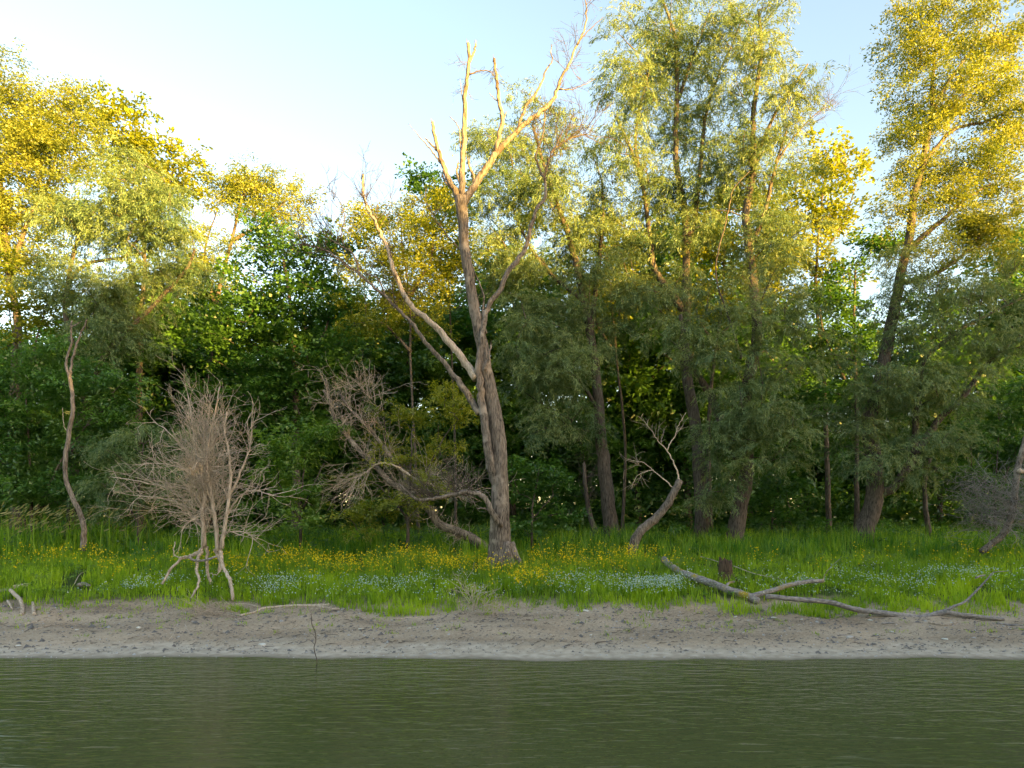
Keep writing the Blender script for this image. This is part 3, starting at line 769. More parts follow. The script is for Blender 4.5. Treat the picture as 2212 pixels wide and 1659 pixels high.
SM = [
 ([(943,324),(930,310),(918,298)], .04, .015, 'snag_limb'), ([(953,353),(935,330),(918,308),(900,288),(882,267)], .03, .008, 'snag_limb'),
 ([(990,425),(975,405),(963,393),(955,377)], .05, .03, 'snag_limb'), ([(1013,135),(1019,124),(1024,112),(1028,95)], .045, .03, 'snag_limb'),
 ([(996,322),(994,300),(993,280),(982,262),(971,251)], .03, .01, 'snag_limb'), ([(994,395),(986,372),(990,352)], .05, .03, 'snag_limb'),
 ([(1024,400),(1022,380),(1015,361),(1012,345)], .055, .035, 'snag_limb'), ([(1014,160),(1026,156),(1040,152),(1055,153),(1064,160),(1074,175)], .026, .012, 'twig_dark'),
 ([(1246,97),(1262,75),(1280,58),(1303,36)], .025, .008, 'twig_dark'), ([(1205,192),(1235,192),(1263,182),(1285,170)], .022, .008, 'snag_limb'),
 ([(1170,377),(1162,355),(1157,336),(1170,300),(1176,270),(1178,243)], .04, .012, 'twig_dark'), ([(1177,385),(1180,365),(1186,345),(1198,320),(1230,300),(1279,284)], .04, .010, 'twig_dark'),
 ([(1198,320),(1215,285),(1225,262)], .02, .008, 'twig_dark'), ([(776,592),(772,570),(760,545),(736,531),(703,507),(691,480)], .045, .012, 'snag_bark'),
 ([(745,536),(738,516),(736,507),(744,474),(740,450),(728,426),(707,405)], .025, .008, 'twig_dark'), ([(833,640),(815,600),(790,590),(770,560)], .035, .012, 'snag_bark'),
 ([(1060,1102,-.55),(1045,1098,-.6),(1030,1098,-.65)], .04, .015, 'snag_limb'), ([(1050,720),(1042,690),(1045,640),(1030,600),(1015,560)], .045, .02, 'snag_bark'),
 ([(1046,800,-.3),(1056,770,-.35),(1060,745,-.35)], .06, .03, 'snag_bark'), ([(1014,560),(985,530),(960,500),(935,465),(920,435)], .03, .01, 'twig_dark'),
 ([(849,580),(845,560),(843,530)], .03, .012, 'snag_limb'), ([(786,425),(778,418),(774,412)], .03, .012, 'snag_limb'),
 ([(1004,225),(997,200),(994,170)], .02, .008, 'snag_limb'), ([(1084,262),(1090,250),(1094,240)], .03, .012, 'snag_limb'), ([(1077,220),(1064,208),(1056,200)], .02, .008, 'snag_limb'),
]
for pts, r0, r1, mt in SM: limb_of(snag, base, 'branch', pts, Y0, r0, r1, mt, sides=6, rough=.05)
def splinters(root, base, tips):
    mb = MB()
    for (px, py, rr) in tips:
        p = at(px, py, Y0)
        for k in range(5):
            o_ = np.array([rng.normal(0, rr*.5), rng.normal(0, rr*.5), -.06])
            e_ = np.array([rng.normal(0, .03), rng.normal(0, .03), rng.uniform(.08, .26)])
            mb.tube(crom([p+o_, p+o_+e_*.5, p+o_+e_], 4), [rr*.45, rr*.3, rr*.15, .003], 5, tip=False)
    mb.build('splinters', M['snag_limb'], root, base)['kind'] = 'stuff'
splinters(snag, base, [(1011,95,.05),(1028,97,.03),(1068,128,.04),(934,266,.045),(784,379,.035),(955,378,.03),(990,353,.03),(1012,346,.035),(1060,746,.03),(862,1048,.035)])
mb = MB()
def bare(mb, pts, Y, n, ln, r, depth=1, up=.3, spread=.7, kids=3, out=None):
    P = crom([at(p[0], p[1], Y+(p[2] if len(p) > 2 else 0)) for p in pts], 30)
    for _ in range(n):
        i = rng.integers(1, 30); d = P[i]-P[i-1]; d /= np.linalg.norm(d)
        dd = d*.8+rng.normal(0, .6, 3); dd[2] += up
        twig(mb, P[i], dd, ln*rng.uniform(.5, 1.2), r, depth, up*.4, spread, kids)
bare(mb, [(776,592),(716,547),(650,527)], Y0, 24, .9, 0.015, 2, .35)
bare(mb, [(736,531),(691,480)], Y0, 15, .8, 0.0137, 2, .4)
bare(mb, [(744,474),(707,405)], Y0, 9, .5, 0.0125, 1, .3)
bare(mb, [(874,638),(797,454),(784,400)], Y0, 24, .9, 0.0137, 2, .3)
bare(mb, [(1194,215),(1246,97),(1267,10)], Y0, 18, .8, 0.0112, 2, .4)
bare(mb, [(1011,130),(1009,170)], Y0, 7, .8, 0.0075, 2, .2)
bare(mb, [(1068,140),(1064,160)], Y0, 7, .5, 0.0075, 1, .2)
bare(mb, [(1178,420),(1186,345),(1230,300),(1279,284)], Y0, 27, 1.0, 0.0137, 2, .45)
bare(mb, [(1157,336),(1178,243)], Y0, 12, .7, 0.0125, 1, .4)
bare(mb, [(1044,1073,-.6),(979,1069,-.7),(920,1078,-.75)], Y0, 33, 1.0, 0.0137, 2, .75)
bare(mb, [(960,500),(920,435)], Y0, 9, .6, 0.0112, 1, .0)
bare(mb, [(1003,540),(1022,650)], Y0, 12, .8, 0.0112, 1, .0)
bare(mb, [(890,700),(833,640)], Y0, 15, .8, 0.0125, 2, .3)
o = mb.build('twigs', M['twig_dark'], snag, base); o['kind'] = 'stuff'

# leaning fallen tree left of the snag
Y1 = 24.4
base = at(1060, 1192, Y1); base[2] = gz(base[0], base[1])
fall = empty('fallen_tree', base, 'dead tree fallen over to the left of the tall snag, covered in brushy twigs', 'dead tree')
T1 = [(1068,1200),(1020,1163),(979,1146),(947,1130),(926,1098),(898,1073),(845,1041),(809,1004),(776,972),(744,935),(720,899),(712,862),(699,842)]
T2 = [(905,1078),(885,1045),(866,1013),(833,972),(793,919),(756,883),(735,850)]
limb_of(fall, base, 'trunk', T1, Y1, .20, .05, 'snag_bark', 12, .09, 40)
limb_of(fall, base, 'limb', T2, Y1, .11, .04, 'snag_bark', 9, .09)
limb_of(fall, base, 'limb', [(712,862),(706,840),(703,818)], Y1, .05, .03, 'snag_bark', 7)
limb_of(fall, base, 'limb', [(866,1013),(835,1000),(810,1005),(790,1020),(750,1040)], Y1-.3, .045, .015, 'twig', 6)
limb_of(fall, base, 'limb', [(866,1013),(890,1030),(940,1050),(985,1070)], Y1-.4, .045, .015, 'twig', 6)
limb_of(fall, base, 'limb', [(833,972),(832,930),(828,890)], Y1, .035, .015, 'twig_dark', 6)
mb = MB()
bare(mb, T1[1:4], Y1, 46, .55, .012, 1, -.1, 1.0, 3)
bare(mb, T1[3:8], Y1, 40, .8, .012, 2, .1, .9, 3)
bare(mb, T1[7:], Y1, 34, .9, .012, 2, .25, .9, 3)
bare(mb, T2, Y1, 36, 1.0, .012, 2, .25, .9, 3)
bare(mb, [(810,1005),(750,1040)], Y1-.3, 26, 1.1, .011, 2, -.25, .6, 3)
bare(mb, [(890,1030),(985,1070)], Y1-.4, 34, 1.1, .011, 2, .55, .8, 3)
bare(mb, [(828,890),(790,850),(760,840)], Y1, 20, 1.0, .011, 2, .2, .9, 3)
o = mb.build('twigs', M['twig'], fall, base); o['kind'] = 'stuff'

# thin bare trunk at left
Y2 = 23.4
base = at(179, 1182, Y2); base[2] = gz(base[0], base[1])
thin = empty('bare_trunk', base, 'thin crooked bare trunk with a forked broken top at left', 'dead tree')
p0 = [(179,1190),(181,1135),(166,1094),(148,1054),(141,1009),(148,942),(157,888),(155,843),(150,812)]
limb_of(thin, base, 'trunk', p0, Y2, .095, .06, 'snag_limb', 12, .06, 36)
limb_of(thin, base, 'limb', [(151,818),(143,790),(146,765),(155,740),(153,715),(156,692)], Y2, .05, .025, 'snag_limb', 8)
limb_of(thin, base, 'limb', [(151,815),(155,780),(163,752),(170,731),(180,708),(188,689)], Y2, .05, .022, 'snag_limb', 8)
limb_of(thin, base, 'branch', [(156,706),(165,700),(176,694)], Y2, .03, .012, 'snag_limb', 6)
limb_of(thin, base, 'branch', [(146,935),(138,915),(135,880)], Y2, .018, .006, 'twig', 5)

# dead brush heap on root legs
Y3 = 19.6
base = at(460, 1255, Y3); base[2] = gz(base[0], base[1])
brush = empty('dead_shrub', base, 'dead leafless shrub, a pale ball of twigs standing on bare root legs', 'dead shrub')
def leg(pts, r0, r1, mat='deadwood'): return limb_of(brush, base, 'root_leg', pts, Y3, r0, r1, mat, 8, .08)
leg([(441,1178),(425,1196),(388,1209,-.3),(366,1235,-.5),(350,1262,-.7)], .055, .03)
leg([(436,1190),(428,1206,-.2),(425,1235,-.5),(430,1252,-.7),(422,1275,-.9),(413,1292,-1.0)], .055, .026)
leg([(447,1180),(447,1209),(448,1235,-.1),(456,1262,-.2)], .045, .04)
leg([(474,1180),(477,1200,-.2),(481,1225,-.4),(496,1251,-.7),(500,1275,-.9),(502,1296,-1.0)], .055, .045)
leg([(464,1185),(475,1210),(473,1235)], .06, .05)
limb_of(brush, base, 'root', [(408,1204,-.4),(425,1210,-.4),(450,1208,-.4),(470,1200,-.4)], Y3, .035, .03, 'greywood', 7)
limb_of(brush, base, 'root', [(438,1186,-.3),(410,1200,-.3),(383,1203,-.3),(375,1195,-.3),(378,1170,-.3)], Y3, .022, .014, 'twig', 6)
limb_of(brush, base, 'root', [(481,1225,-.5),(468,1240,-.55),(455,1238,-.6)], Y3, .018, .01, 'deadwood', 6)
ST = [ ([(441,1180),(440,1145),(436,1110),(442,1070),(432,1010),(420,950),(412,895),(405,850)], .08, .014, 'deadwood'),
       ([(470,1190),(468,1150),(462,1110),(455,1060),(445,1000),(452,940),(466,885),(474,835)], .07, .014, 'deadwood'),
       ([(478,1185),(485,1140),(492,1090),(498,1040),(496,995),(492,970),(484,925),(490,890)], .065, .02, 'deadwood'),
       ([(445,1150),(420,1120),(390,1090),(340,1075),(290,1070)], .045, .012, 'twig'),
       ([(450,1120),(410,1060),(350,1050),(280,1035),(240,1030)], .04, .010, 'twig'),
       ([(455,1080),(430,1030),(370,1005),(310,1000)], .035, .010, 'twig'),
       ([(485,1120),(515,1075),(545,1060),(590,1070)], .030, .008, 'twig'),
       ([(492,1080),(520,1020),(540,960),(545,890)], .04, .010, 'twig'),
       ([(470,1160),(490,1150),(530,1150),(555,1170)], .025, .008, 'twig'),
       ([(445,1090),(420,1000),(370,940),(330,910)], .035, .008, 'twig')]
mb = MB()
for pts, r0, r1, mt in ST:
    Yb = Y3+rng.uniform(-.25, .25)
    limb_of(brush, base, 'stem', pts, Yb, r0, r1, mt, 7, .06)
    bare(mb, pts[1:], Yb, 14, .75, .013, 2, .2, .75, 2)
c0 = at(452, 1120, Y3)
for k in range(230):
    az = rng.uniform(0, 6.28); el = rng.uniform(-.2, 1.5); up_ = math.sin(max(el, 0))
    d = np.array([math.cos(az)*math.cos(el)*.62-.12, math.sin(az)*math.cos(el)*.6, math.sin(el)*1.15])
    p = c0 + np.array([rng.normal(-.02, .18), rng.normal(0, .15), rng.uniform(-.4, 2.2)])
    twig(mb, p, d, rng.uniform(.6, 1.0)+.55*up_*rng.uniform(0, 1.4), rng.choice([.007, .010, .015]), 2, .16, .6, rng.integers(2, 4), curl=.35)
for k in range(9):                                    # long sprays sweeping out to the left
    p = c0 + np.array([rng.uniform(-.4, .1), rng.normal(0, .2), rng.uniform(-.1, .9)])
    twig(mb, p, np.array([-1.0, rng.normal(0, .25), rng.uniform(-.05, .4)]), rng.uniform(1.4, 2.1), .014, 2, -.02, .45, 2, curl=.2)
o = mb.build('twigs', M['twig'], brush, base); o['kind'] = 'stuff'

# broken leaning snag
Y4 = 24.0
base = at(1364, 1202, Y4); base[2] = gz(base[0], base[1])
s4 = empty('broken_snag', base, 'short broken trunk leaning right with one thin branch of bare twigs', 'dead tree')
limb_of(s4, base, 'trunk', [(1362,1215),(1372,1166),(1389,1142),(1417,1118),(1441,1090),(1457,1061),(1469,1038)], Y4, .185, .13, 'snag_bark', 16, .09, 30)
limb_of(s4, base, 'branch', [(1468,1042),(1462,1015),(1453,996),(1444,978),(1437,968),(1420,950),(1408,930),(1393,911)], Y4, .032, .010, 'twig', 6)
limb_of(s4, base, 'branch', [(1440,974),(1447,958),(1457,944),(1466,919),(1482,891)], Y4, .022, .007, 'twig', 6)
limb_of(s4, base, 'branch', [(1452,1052),(1435,1036),(1417,1021),(1393,1000),(1375,996),(1356,992)], Y4, .024, .008, 'twig', 6)
limb_of(s4, base, 'branch', [(1412,1015),(1388,1020),(1372,1035),(1364,1057)], Y4, .016, .006, 'twig', 6)
mb = MB()
bare(mb, [(1437,968),(1393,911)], Y4, 12, .5, .009, 1, .2, .7, 2); bare(mb, [(1417,1021),(1356,992)], Y4, 10, .5, .008, 1, -.1, .7, 2)
bare(mb, [(1457,944),(1482,891)], Y4, 5, .4, .008, 1, .3, .7, 2); bare(mb, [(1388,1020),(1364,1057)], Y4, 5, .4, .007, 1, -.2, .7, 2)
o = mb.build('twigs', M['twig'], s4, base); o['kind'] = 'stuff'

# grey brushy dead tree at right edge
Y5 = 22.6
base = at(2126, 1190, Y5); base[2] = gz(base[0], base[1])
s5 = empty('dead_shrub', base, 'grey dead tree top buried in twigs at the right edge', 'dead shrub')
limb_of(s5, base, 'trunk', [(2120,1192),(2145,1172),(2167,1152),(2185,1110),(2192,1060),(2199,1009),(2215,955),(2240,880)], Y5, .10, .09, 'snag_bark', 12, .09, 30)
limb_of(s5, base, 'limb', [(2199,1015),(2208,1018),(2225,1012)], Y5-.2, .09, .06, 'deadwood', 8)
mb = MB()
for k in range(150):
    c = at(rng.uniform(2120, 2225), rng.uniform(1040, 1150), Y5+rng.normal(0, .4))
    az = rng.uniform(0, 6.28); el = rng.uniform(-.4, 1.2)
    twig(mb, c, np.array([math.cos(az)-.35, math.sin(az)*.7, math.sin(el)]), rng.uniform(.5, 1.1), .010, 2, .0, .9, 3, curl=.4)
for k in range(16):
    c = at(rng.uniform(2110, 2150), rng.uniform(1090, 1160), Y5+rng.normal(0, .3))
    twig(mb, c, np.array([-1, rng.normal(0, .4), rng.uniform(-.1, .6)]), rng.uniform(.8, 1.4), .010, 2, .0, .7, 2, curl=.4)
o = mb.build('twigs', M['greywood'], s5, base); o['kind'] = 'stuff'

# small living trunks under the canopy
for (pts, Yt, r, nm, lb) in [([(1293,1170),(1273,1106),(1265,1057),(1262,1000)], 28, .13, 'bare_trunk', 'thin leaning trunk just left of the silvery leaning willow'),
                         ([(2008,1150),(2000,1100),(1998,1040),(2010,990)], 29, .12, 'bare_trunk', 'thin trunk standing in shade behind the big right willow')]:
    b_ = at(pts[0][0], pts[0][1], Yt); b_[2] = gz(b_[0], b_[1])
    path, rad = stem_path(pts, Yt, r, r*.5, n=16, wob=.01); path[0, 2] = b_[2]-.1
    mb = MB(); mb.tube(path, rad, 10, rough=.06)
    bare(mb, pts[1:], Yt, 14, 1.2, .012, 2, .2, .8, 3)
    tag(mb.build(nm, M['bark']), lb, 'trunk')

# bare twig fan at the right flank of the twin stemmed willow (dead side branch) and its pale dead bough
tw = [o for o in COL.objects if o.get('label', '').startswith('willow with two bending')][0]; tb = np.array(tw.location)
mb = MB(); bare(mb, [(1690,330),(1725,284),(1766,243),(1795,225)], 27.3, 22, 1.3, .010, 2, .35, .6, 3)
mb.tube(*stem_path([(1680,345),(1725,284),(1766,243),(1806,223)], 27.3, .05, .01), 5)
o = mb.build('bare_twigs', M['twig_dark'], tw, tb); o['kind'] = 'stuff'
limb_of(tw, tb, 'dead_bough', [(1600,775),(1599,761),(1583,713),(1563,652),(1547,600),(1551,543),(1567,486),(1583,413),(1605,385),(1620,369)], 26.4, .05, .015, 'bark', 7)

# ------------------------------------------------------------------ driftwood
CLEAR = []
def ground_path(pts, r, lift=0.0):
    out = []
    for p in pts:
        q = on_ground(p[0], p[1]); q[2] += r*.6+lift+(p[2] if len(p) > 2 else 0); out.append(q)
    return out
def drift(name, label, cat, parts, mat, n_twigs=0, group=None):
    """parts: list of (name, [(px,py[,lift])], r0, r1, mode) ; mode 'g' lies on the ground, 'a' is an absolute px path at a fixed depth."""
    b0 = on_ground(parts[0][1][0][0], parts[0][1][0][1])
    single = len(parts) == 1
    root = None if single else empty(name, b0, label, cat, group)
    for nm, pts, r0, r1, mode in parts:
        P = ground_path(pts, r0) if mode == 'g' else [at(p[0], p[1], mode) for p in pts]
        CLEAR.append(crom(P, 11)[:, :2])
        n = max(8, 6*len(P)); path = crom(P, n); path[1:-1] += rng.normal(0, r0*.06, (n-2, 3))
        mb = MB(); mb.tube(path, np.linspace(r0, r1, n), 10, rough=.08)
        if single: tag(mb.build(name, M[mat]), label, cat, group)
        else: mb.build(nm, M[mat], root, b0)
    return root
# big log at right: one end raised by the fork
drift('fallen_log', 'thick grey fallen log with lichen lying in the grass by the stump', 'log',
  [('log', [(1434,1226,.20),(1462,1248,.17),(1495,1263,.17),(1542,1277,.15),(1578,1290,.12),(1617,1299,.08),(1637,1306,.02)], .105, .10, 'g'),
   ('branch', [(1618,1300,.08),(1640,1300,.16),(1668,1300,.26),(1704,1296,.36),(1740,1292,.40),(1778,1289,.40)], .085, .055, 'g'),
   ('branch', [(1776,1289,.42),(1782,1285,.55),(1795,1282,.75),(1815,1280,.95)], .012, .006, 'g'),
   ('stub', [(1566,1286,.16),(1574,1280,.24),(1586,1276,.24)], .04, .025, 'g')], 'lichenwood')
yl2 = on_ground(1985, 1340)[1]
drift('fallen_branch', 'long bleached fallen branch at the edge of the beach, forked at its right end', 'branch',
  [('branch', [(1655,1288),(1740,1296),(1794,1301),(1848,1316),(1920,1326),(1985,1335),(2006,1331),(2046,1320)], .062, .075, yl2+.35),
   ('branch', [(2040,1321),(2070,1327),(2100,1330),(2140,1335),(2168,1337)], .062, .045, yl2+.3),
   ('branch', [(2044,1318),(2060,1310),(2085,1299),(2114,1271),(2135,1248),(2147,1235)], .038, .015, yl2+.3),
   ('branch', [(2147,1236),(2165,1234),(2185,1233)], .014, .006, yl2+.3),
   ('stub', [(1985,1334),(1996,1340)], .05, .02, yl2+.3)], 'greywood')
tag(drift('fallen_branch', 'slender beached branch with a fan of twigs below the dead shrub', 'branch',
  [('branch', [(517,1331),(548,1324),(567,1316),(600,1312),(640,1309),(680,1309),(712,1309,.02)], .030, .036, 'g'),
   ('branch', [(688,1311),(710,1315),(733,1317)], .034, .022, 'g'),
   ('branch', [(524,1331),(490,1324),(455,1320),(425,1322)], .016, .007, 'g'),
   ('branch', [(560,1312),(535,1306),(500,1304),(465,1304)], .017, .007, 'g')], 'twig'))
fb = [o for o in COL.objects if o.get('label', '').startswith('slender beached')][0]; fbb = np.array(fb.location)
mb = MB()
for k in range(60):
    q = on_ground(rng.uniform(430, 520), rng.uniform(1312, 1336)); q[2] += .04
    twig(mb, q, np.array([-1.0, rng.normal(-.2, .5), rng.uniform(-.05, .35)]), rng.uniform(.3, .8), .007, 1, -.15, .5, 2)
for k in range(14):
    q = on_ground(rng.uniform(640, 720), rng.uniform(1312, 1322)); q[2] += .05
    twig(mb, q, np.array([rng.normal(0, 1), rng.normal(0, .5), .1]), rng.uniform(.2, .4), .007, 1, 0, .6, 2)
o = mb.build('twigs', M['twig'], fb, fbb); o['kind'] = 'stuff'

STK = [ # label, pts, r0, r1, mat
 ('curved white driftwood stick at the far left grass edge', [(22,1297,.25),(33,1303,.2),(44,1312,.16),(49,1322,.02),(46,1330)], .05, .045, 'deadwood'),
 ('short white driftwood stub left of the curved stick end', [(16,1307,.1),(22,1313,.05),(27,1318)], .03, .02, 'deadwood'),
 ('small upright white driftwood knob on the beach at left', [(71,1313,.12),(72,1320,.05),(74,1328)], .035, .05, 'deadwood'),
 ('flat pale board end lying in grass at far left', [(30,1271),(45,1268),(62,1266)], .06, .05, 'deadwood'),
 ('grey log end poking out of the grass at far left edge', [(0,1280),(12,1276),(24,1273)], .06, .04, 'greywood'),
 ('short dark log lying left of the thin bare trunk', [(120,1172),(145,1178),(175,1184)], .09, .06, 'greywood'),
 ('long weathered log behind the dead shrub', [(262,1184),(300,1182),(345,1180)], .13, .12, 'greywood'),
 ('thin stick below the weathered log', [(280,1197,.2),(310,1198,.2),(330,1200,.2)], .03, .02, 'twig'),
 ('grey wood chunk in the hollow of the grass at left', [(170,1276,.1),(180,1273,.12),(194,1275,.1)], .07, .03, 'greywood'),
 ('forked pale twig standing over the grey wood chunk', [(160,1270,.1),(172,1245,.05),(186,1233,.0)], .012, .006, 'twig'),
 ('pale stick lying on the beach at left, upper one', [(52,1348),(75,1344),(98,1342)], .016, .008, 'deadwood'),
 ('pale forked stick lying on the beach at left, lower one', [(75,1361),(95,1355),(110,1351),(122,1352)], .020, .010, 'deadwood'),
 ('small white stick on the beach under the twig fan', [(400,1350),(404,1360),(412,1371)], .012, .007, 'deadwood'),
 ('thin stick on the beach below the beached branch, left end up', [(507,1336),(525,1350),(545,1360)], .012, .008, 'twig'),
 ('thin flat stick on the beach right of the beached branch', [(545,1360),(575,1362),(610,1365)], .010, .006, 'deadwood'),
 ('short twig by the water at left, bent upward', [(362,1385,.01),(374,1375,.05),(378,1365,.1)], .009, .005, 'twig'),
 ('pale stick on the beach left of the middle', [(852,1339),(880,1335),(905,1334)], .014, .008, 'twig'),
 ('curved stick near the waterline left of the middle', [(830,1400,.01),(845,1392,.02),(862,1391,.01)], .010, .006, 'deadwood'),
 ('curled white twig on the beach left of the middle', [(842,1370),(850,1355,.06),(858,1350,.02)], .009, .005, 'deadwood'),
 ('thin dark stick on the middle of the beach', [(1270,1365),(1290,1363),(1310,1361)], .010, .006, 'greywood'),
 ('flat weathered stick on the beach right of the middle', [(1320,1356),(1340,1357),(1368,1358)], .014, .010, 'greywood'),
 ('pale forked root lying on the beach under the long branch', [(2005,1345),(2030,1350),(2048,1351),(2070,1345)], .022, .008, 'deadwood'),
 ('grey driftwood piece at the right edge of the beach', [(2153,1348),(2180,1351),(2210,1352)], .03, .02, 'greywood'),
 ('thin driftwood splinter near the waterline at right', [(2032,1409),(2050,1411),(2065,1411)], .012, .008, 'greywood'),
 ('short pale stick standing out of the flowers at right', [(2108,1276,.35),(2118,1272,.35),(2128,1270,.35)], .03, .02, 'greywood'),
 ('thin curved stick running right from the stump', [(1585,1242,.28),(1632,1258,.25),(1700,1268,.2)], .014, .008, 'twig'),
 ('thin stick running left from the stump', [(1513,1222,.3),(1535,1227,.28),(1558,1233,.25)], .014, .010, 'deadwood'),
 ('small dark stick lying on the beach at right', [(1810,1374),(1822,1373),(1836,1376)], .018, .010, 'greywood'),
 ('short dark wood piece on the beach under the long branch', [(1905,1348),(1918,1347),(1932,1347)], .025, .018, 'greywood'),
]
for lb, pts, r0, r1, mt in STK:
    drift('driftwood', lb, 'driftwood', [('stick', pts, r0, r1, 'g')], mt)

# brushy dry twig clump on the grass edge in the middle, and twig standing in the water
q0 = on_ground(1030, 1325)
mb = MB()
for pts in ([(1027,1318),(1016,1290),(1000,1272)], [(1024,1320),(1012,1300),(985,1262)], [(1022,1318),(1035,1290),(1050,1280)], [(1026,1312),(1020,1285),(1025,1262)]):
    mb.tube(*stem_path(pts, q0[1], .010, .005), 4)
bare(mb, [(1027,1318),(1016,1290),(1000,1272)], q0[1], 26, .5, .006, 2, .1, .9, 2)
bare(mb, [(1026,1318),(1050,1306),(1070,1310)], q0[1], 26, .5, .006, 2, .05, .9, 2)
tag(mb.build('dry_brush', M['twig']), 'small dry thorny twig clump at the grass edge below the tall snag', 'twigs')
q0 = on_ground(640, 1355); mb = MB()
for k in range(26):
    q = on_ground(rng.uniform(560, 690), rng.uniform(1338, 1368)); q[2] += .02
    twig(mb, q, np.array([rng.normal(.3, 1), rng.normal(0, .5), rng.uniform(0, .2)]), rng.uniform(.3, .8), .006, 1, -.08, .6, 2)
tag(mb.build('dry_brush', M['twig']), 'loose scatter of thin pale twigs on the beach right of the beached branch', 'twigs')
yw = 13.6
mb = MB(); mb.tube(*stem_path([(685,1450),(684,1425),(678,1400),(682,1385),(681,1365),(674,1350),(672,1325)], yw, .011, .006, n=18), 5)
mb.tube(*stem_path([(680,1392),(670,1383),(660,1380)], yw, .006, .004), 4); mb.tube(*stem_path([(682,1380),(676,1370),(668,1366)], yw, .005, .003), 4)
tag(mb.build('water_twig', M['stumpwood']), 'thin dark twig standing upright in the shallow water', 'twig')

# stump
b_ = on_ground(1571, 1262); b_[1] += .2; b_[2] = gz(b_[0], b_[1])
st = empty('tree_stump', b_, 'small rotten dark stump with a split hollow top beside the fallen log', 'stump')
th = np.linspace(0, 2*np.pi, 22, endpoint=False); hh = np.linspace(-.1, 1, 9)
top = .62+.10*np.sin(th*3+1)+.06*rng.normal(0, 1, 22)
rr = .20*(1+.10*np.sin(th*4)+.08*rng.normal(0, 1, 22))
Vo = np.array([[b_[0]+rr[i]*(1.15-.2*h)*math.cos(th[i]), b_[1]+rr[i]*(1.15-.2*h)*math.sin(th[i]), b_[2]+h*top[i]] for h in hh for i in range(22)])
Vi = np.array([[b_[0]+rr[i]*.62*math.cos(th[i]), b_[1]+rr[i]*.62*math.sin(th[i]), b_[2]+k*top[i]] for k in (.97, .45) for i in range(22)])
i_, j_ = np.meshgrid(np.arange(8), np.arange(22), indexing='ij'); jn = (j_+1) % 22
Qs = np.stack([i_*22+j_, i_*22+jn, (i_+1)*22+jn, (i_+1)*22+j_], -1).reshape(-1, 4)
a_ = np.arange(22); an = (a_+1) % 22; o1 = 8*22; o2 = 9*22; o3 = 10*22
Qs = np.vstack([Qs, np.stack([o1+a_, o1+an, o2+an, o2+a_], -1), np.stack([o2+a_, o2+an, o3+an, o3+a_], -1)])
link_mesh('stump_wall', np.vstack([Vo, Vi]), [Qs, np.arange(o3, o3+22)[None]], M['stumpwood'], st, b_, True)
mb = MB()
for (dx, dy) in ((.3, -.25), (-.32, -.15), (.05, -.35)):
    mb.tube(crom([b_+np.array([dx*.5, dy*.5, .22]), b_+np.array([dx, dy, .06]), b_+np.array([dx*1.5, dy*1.5, -.05])], 6), np.linspace(.07, .03, 6), 7, rough=.1)
mb.build('root', M['stumpwood'], st, b_)

# ------------------------------------------------------------------ shells, stones
def pebble(seed, flat):
    r = np.random.default_rng(seed); n, m_ = 9, 5
    V = []
    for a in range(m_):
        ph = np.pi*(a+.5)/m_
        for b in range(n):
            t = 2*np.pi*b/n; k = 1+.15*r.normal()
            V.append([math.sin(ph)*math.cos(t)*k, .7*math.sin(ph)*math.sin(t)*k, flat*math.cos(ph)])
    Q = [[a*n+b, a*n+(b+1) % n, (a+1)*n+(b+1) % n, (a+1)*n+b] for a in range(m_-1) for b in range(n)]
    return np.array(V), np.array(Q), np.arange(n)[::-1][None], np.arange((m_-1)*n, m_*n)[None]
PEB = []
for k in range(3):
    for mt in ('shell', 'stone', 'pale_stone'):
        V, Q, c1, c2 = pebble(k, .28 if mt == 'shell' else .45)
        o = link_mesh('p', V, [Q, c1, c2], M[mt], smooth=True); me = o.data; bpy.data.objects.remove(o); PEB.append((mt, me))
def put_pebble(mt, px, py, size, name, label, cat, group=None):
    me = random.choice([m for t, m in PEB if t == mt])
    o = bpy.data.objects.new(name, me); COL.objects.link(o)
    p = on_ground(px, py); o.location = (p[0], p[1], p[2]+size*.12); o.scale = (size, size, size); o.rotation_euler = (rng.normal(0, .2), rng.normal(0, .2), rng.uniform(0, 6.28))
    tag(o, label, cat, group)
SH = [(780,1359,.075,'white mussel shell on the beach at left below the grass edge'), (567,1393,.09,'white mussel shell by the waterline left of the water twig'), (40,1395,.06,'small white shell at the far left of the beach'),
 (884,1358,.065,'white shell on the beach, left one of a near pair'), (945,1359,.05,'white shell on the beach, right one of a near pair'), (1266,1320,.09,'broken white shells at the grass edge in the middle'),
 (1248,1330,.05,'small white shell just below the broken shells'), (1276,1372,.05,'small white shell alone on the middle of the beach'), (1606,1366,.04,'tiny white shell on the beach under the log'),
 (1588,1333,.06,'white shell under the log fork, left of two'), (1605,1332,.05,'white shell under the log fork, right of two'), (1671,1335,.085,'brightest white shell on the beach right of the log'),
 (1732,1338,.05,'small white shell between the log and the long branch'), (1880,1340,.07,'white shell just below the long branch'), (1926,1365,.07,'half open shell on the right part of the beach'),
 (2055,1345,.05,'small shell under the right end of the long branch'), (1835,1378,.10,'round pale stone on the right part of the beach'), (1856,1366,.05,'pale shell beside a dark one at right'),
 (2042,1381,.07,'slender shell on the right part of the beach near the water'), (166,1361,.06,'white shell with dark shadow on the beach at far left'), (300,1356,.07,'whitish shell on the beach below the thin trunk')]
for px, py, s, lb in SH:
    st_ = 'stone' in lb
    put_pebble('pale_stone' if st_ else 'shell', px, py, s, 'river_stone' if st_ else 'mussel_shell', lb, 'stone' if st_ else 'shell')
